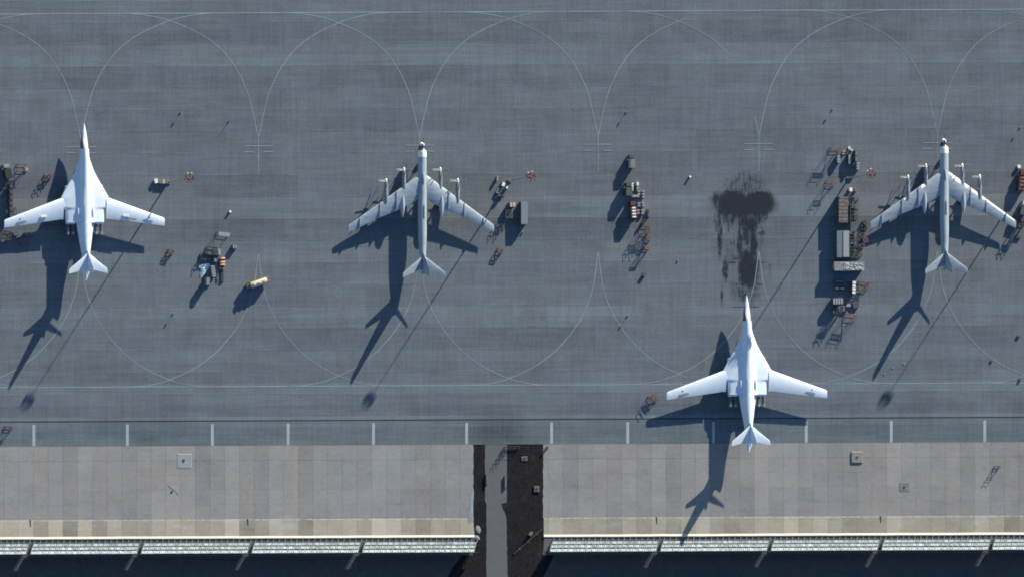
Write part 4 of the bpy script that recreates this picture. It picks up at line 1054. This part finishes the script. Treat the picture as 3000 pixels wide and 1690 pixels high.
for i, (X, Y, m, lab) in enumerate(((2524, 690, 'red', 'rusty frame right of the lower rack, upper one'), (2536, 704, 'pink', 'faded red frame in the bomber wing shadow beside the lower rack'), (2524, 722, 'red', 'rusty frame right of the lower rack, middle one'), (2519, 746, 'red', 'rusty frame at the bottom corner of the lower rack'))):
    stand('work_stand', lab, 'work stand', X, Y, 13, 12, 1.4, m, .2 * i, 'tubular work stands', r=.08, rail=i % 2 == 0, ladder=False)
cart('stair_trailer', 'long white stair trailer below the mottled roof container', 'trailer', 2502, 842, 11, 38, 2.2, 'dgrey', R(-2), None, rows=4, top='lamp', bar=False)
cart('equipment_cart', 'dark bar shaped cart in shadow below the mottled roof, upper one', 'equipment cart', 2459, 824, 28, 6, 1.2, 'dgrey', 0, 'equipment carts', rows=1, top='mgrey', bar=False)
cart('equipment_cart', 'dark bar shaped cart in shadow below the mottled roof, lower one', 'equipment cart', 2460, 844, 30, 6, 1.0, 'dgrey', 0, 'equipment carts', rows=2, top='mgrey', bar=False)
cart('generator_cart', 'grey lattice topped generator at the foot of the shaded carts', 'generator', 2455, 882, 30, 20, 2.4, 'dgrey', R(2), None, rows=4, top='lgrey', bar=False)
stand('work_stand', 'dark stand at the foot of the equipment rows with long thin shadows', 'work stand', 2464, 904, 15, 14, 3.0, 'mgrey', R(3), 'tubular work stands', r=.10)
crate('white case right of the dark stand at the foot of the rows', 2486, 894, 12, 7, 1.2, 'lgrey', .1)
crate('bluish black case right of the white one at the foot of the rows', 2507, 892, 16, 18, .8, 'dgrey', .3)
stand('work_stand', 'red lattice stand at the lower right of the rows', 'work stand', 2494, 928, 30, 16, 2.3, 'pink', R(-8), 'tubular work stands', r=.06)
stand('work_stand', 'wide rusty open stand right of the white stair trailer', 'work stand', 2528, 838, 26, 24, 1.3, 'red', R(-12), 'tubular work stands', r=.06)
stand('work_stand', 'thin tall stand left of the foot of the equipment rows', 'work stand', 2447, 915, 12, 8, 2.6, 'mgrey', R(3), 'tubular work stands', r=.06, rail=False, ladder=False)

# ---- right edge
crate('white box at the right edge above the red truck', 2986, 489, 8, 9, 1.0, 'lamp', .4)
truck('fire_truck', 'dark red truck cut by the right photo edge', 'fire truck', 2996, 530, 7.5, 2.3, 2.3, R(-6), 'firered', 'firered', 'pink')
truck('service_van', 'dark vehicle at the right edge beside the bomber wing tip', 'van', 3002, 610, 5.0, 2.2, 2.6, R(-14), 'dgrey', 'cream')
stand('work_stand', 'dark frame at the right edge below the bomber wing tip', 'work stand', 3000, 650, 14, 18, 3.0, 'red', 0, 'tubular work stands', r=.11, top='dgrey')
crate('dark case at the right edge where the long thin shadow starts', 2984, 694, 14, 9, .6, 'dgrey', 0)
crate('dark case alone at the right edge level with the bomber tail shadow', 2985, 984, 8, 6, .5, 'dgrey', .3)
crate('small dark case on the taxi line at the right edge', 2989, 1111, 5, 8, .5, 'dgrey', -.2)
stand('barrier_frame', 'rusty tubular frame left of the further jet wing shadow', 'barrier frame', 1913, 1166, 16, 20, 1.2, 'red', .5, None, r=.06)

# ---- fixtures on the pale concrete
def pad(X, Y, lx, ly, lab, m, rz=0.0, z=.10, hole=True):
    p = Wp(X, Y); t = thing('anchor_pad', lab, 'anchor pad', p, rz, 'raised anchor pads on the concrete')
    mb = MB(); mb.box(0, 0, 0, lx * S, ly * S, z, tx=.9, ty=.9); mb.build('slab', M[m], t, .02)
    if hole:
        mb = MB(); n = 14
        for i in range(n):
            a, b = 2 * P_ * i / n, 2 * P_ * (i + 1) / n; mb.tube((.35 * math.cos(a), .35 * math.sin(a), z + .05), (.35 * math.cos(b), .35 * math.sin(b), z + .05), .07, n=6)
        mb.build('ring', M['dgrey'], t)
    return t
pad(540, 1350, 44, 44, 'pale square pad on the left concrete, top one', 'lgrey', 0, .07, False)
pad(2510, 1339, 34, 34, 'raised square pad on the right concrete with a brown centre', 'rooftan2', 0, .35)
pad(2649, 1426, 30, 28, 'dark ringed cover on the right concrete, alone', 'mgrey2', 0, .06)
o = MB(); o.prism([(-16 * S, 13 * S), (13 * S, 12 * S), (14 * S, -14 * S), (4 * S, -2 * S)], 0, .06)
o = o.build('concrete_patch', M['lgrey']); o.location = Wp(509, 1435); tag(o, 'pale triangular concrete patch below the left square pad', 'patch')
stand('barrier_frame', 'thin tubular frame on the concrete near the lower right corner', 'barrier frame', 2922, 1368, 13, 7, 1.3, 'red', 0, None, r=.05, ladder=False, deck=False)
for i, (X, Y) in enumerate(((77, 1522), (725, 1519))):
    pass
def slot(X, Yc, lab):
    mb = MB(); mb.prism([(-2.2 * S, 0), (2.4 * S, 0), (2.6 * S, -20 * S), (.4 * S, -20 * S)], .0, .03)
    o = mb.build('drain_slot', M['drain']); o.location = Gp(X, Yc, .0); tag(o, lab, 'drain slot', 'narrow drain slots at the tan slabs')
slot(88, 1523, 'narrow black drain slot in the leftmost tan slabs'); slot(725, 1523, 'narrow black drain slot in the tan slabs left of the centre')
slot(1923, 1523, 'narrow black drain slot in the tan slabs under the further jet shadow'); slot(2579, 1523, 'narrow black drain slot in the tan slabs at the far right')

# ---- soil verges
lumps('rubble_strip', 'pale strip of rubble along the left soil verge', 'rubble', [(1386, 1425), (1388, 1440), (1386, 1470), (1386, 1500), (1388, 1525), (1382, 1528), (1376, 1532), (1370, 1526), (1369, 1505), (1373, 1480), (1376, 1455), (1382, 1435)], .12, 'rubble', 8)
lumps('rubble_pile', 'white rubble pile at the end of the left kerb', 'rubble', [(1391, 1568), (1398, 1566), (1404, 1572), (1406, 1580), (1398, 1582), (1390, 1576)], .18, 'rubble', 9)
lumps('rubble_pile', 'pale heap in the left soil verge above the kerb end', 'rubble', [(1396, 1538), (1404, 1540), (1409, 1552), (1406, 1562), (1398, 1560), (1393, 1550)], .15, 'rubble', 10)
pad(1536, 1343, 18, 14, 'small pale block near the top of the right soil verge', 'pale', .1, .12)
pad(1572, 1432, 17, 18, 'round ringed pale block at the right side of the soil verge', 'pale', 0, .3)
for X, Y, l, lab in ((1479, 1412, 36, 'low concrete plinth on the right side of the road'), (1425, 1404, 30, 'low concrete plinth on the left side of the road')):
    t = thing('plinth', lab, 'plinth', Wp(X, Y, .5) * Vector((1, 1, 0)) if False else Vector((Wp(X, Y).x, Wp(X, Y).y, 0)), 0, 'plinths beside the road')
    mb = MB(); mb.box(0, 0, -.05, .7, l * S, .6, tx=.8); mb.build('block', M['pale'], t, .03)
    mb = MB(); mb.box(0, 0, .5, .3, l * S * .8, .12); mb.build('cap', M['mgrey'], t, .02)
t = thing('pipe_run', 'rusty brown pipe lying diagonally across the right soil verge', 'pipe', Vector((0, 0, 0)))
A, B = Wp(1589, 1549), Wp(1506, 1622)
mb = MB(); mb.tube((A.x, A.y, .05), (B.x, B.y, .05), .22, n=10); mb.build('pipe', M['brownpipe'], t)
for f_ in (.2, .5, .8):
    c = A.lerp(B, f_); mb = MB(); mb.box(c.x, c.y, -.06, .8, .8, .12); mb.build('support_block', M['pale'], t)
c_ = (A + B) / 2
for ch in t.children: ch.location = -c_
t.location = c_
crate('brown box beside the diagonal pipe in the soil verge', 1556, 1562, 9, 12, 1.0, 'brown', -.6)
stand('barrier_frame', 'rusty tubular frame at the top corner of the right soil verge', 'barrier frame', 1500, 1310, 40, 6, .5, 'red', 0, None, r=.035, ladder=False, deck=False)
stand('barrier_frame', 'dark gate frame on the road beside the right soil verge', 'barrier frame', 1476, 1325, 9, 12, 1.0, 'dgrey', 0, None, r=.05, ladder=False, deck=False)
crate('dark green case at the concrete corner right of the soil verge', 1602, 1313, 5, 12, .8, 'dgreen', -.5)
# the slanted ramp at the start of the right fences
mb = MB(); z = .05
mb.prism([((1586.6) * S, -1583 * S), (1610.6 * S, -1583 * S), (1596.6 * S, -1622 * S), (1584.6 * S, -1622 * S)], 0.0, .06)
o = mb.build('ramp', M['foot']); o.location = ORG; o.rotation_euler = (0, 0, PHI); tag(o, 'grey slanted ramp at the start of the right blast fences', 'ramp')
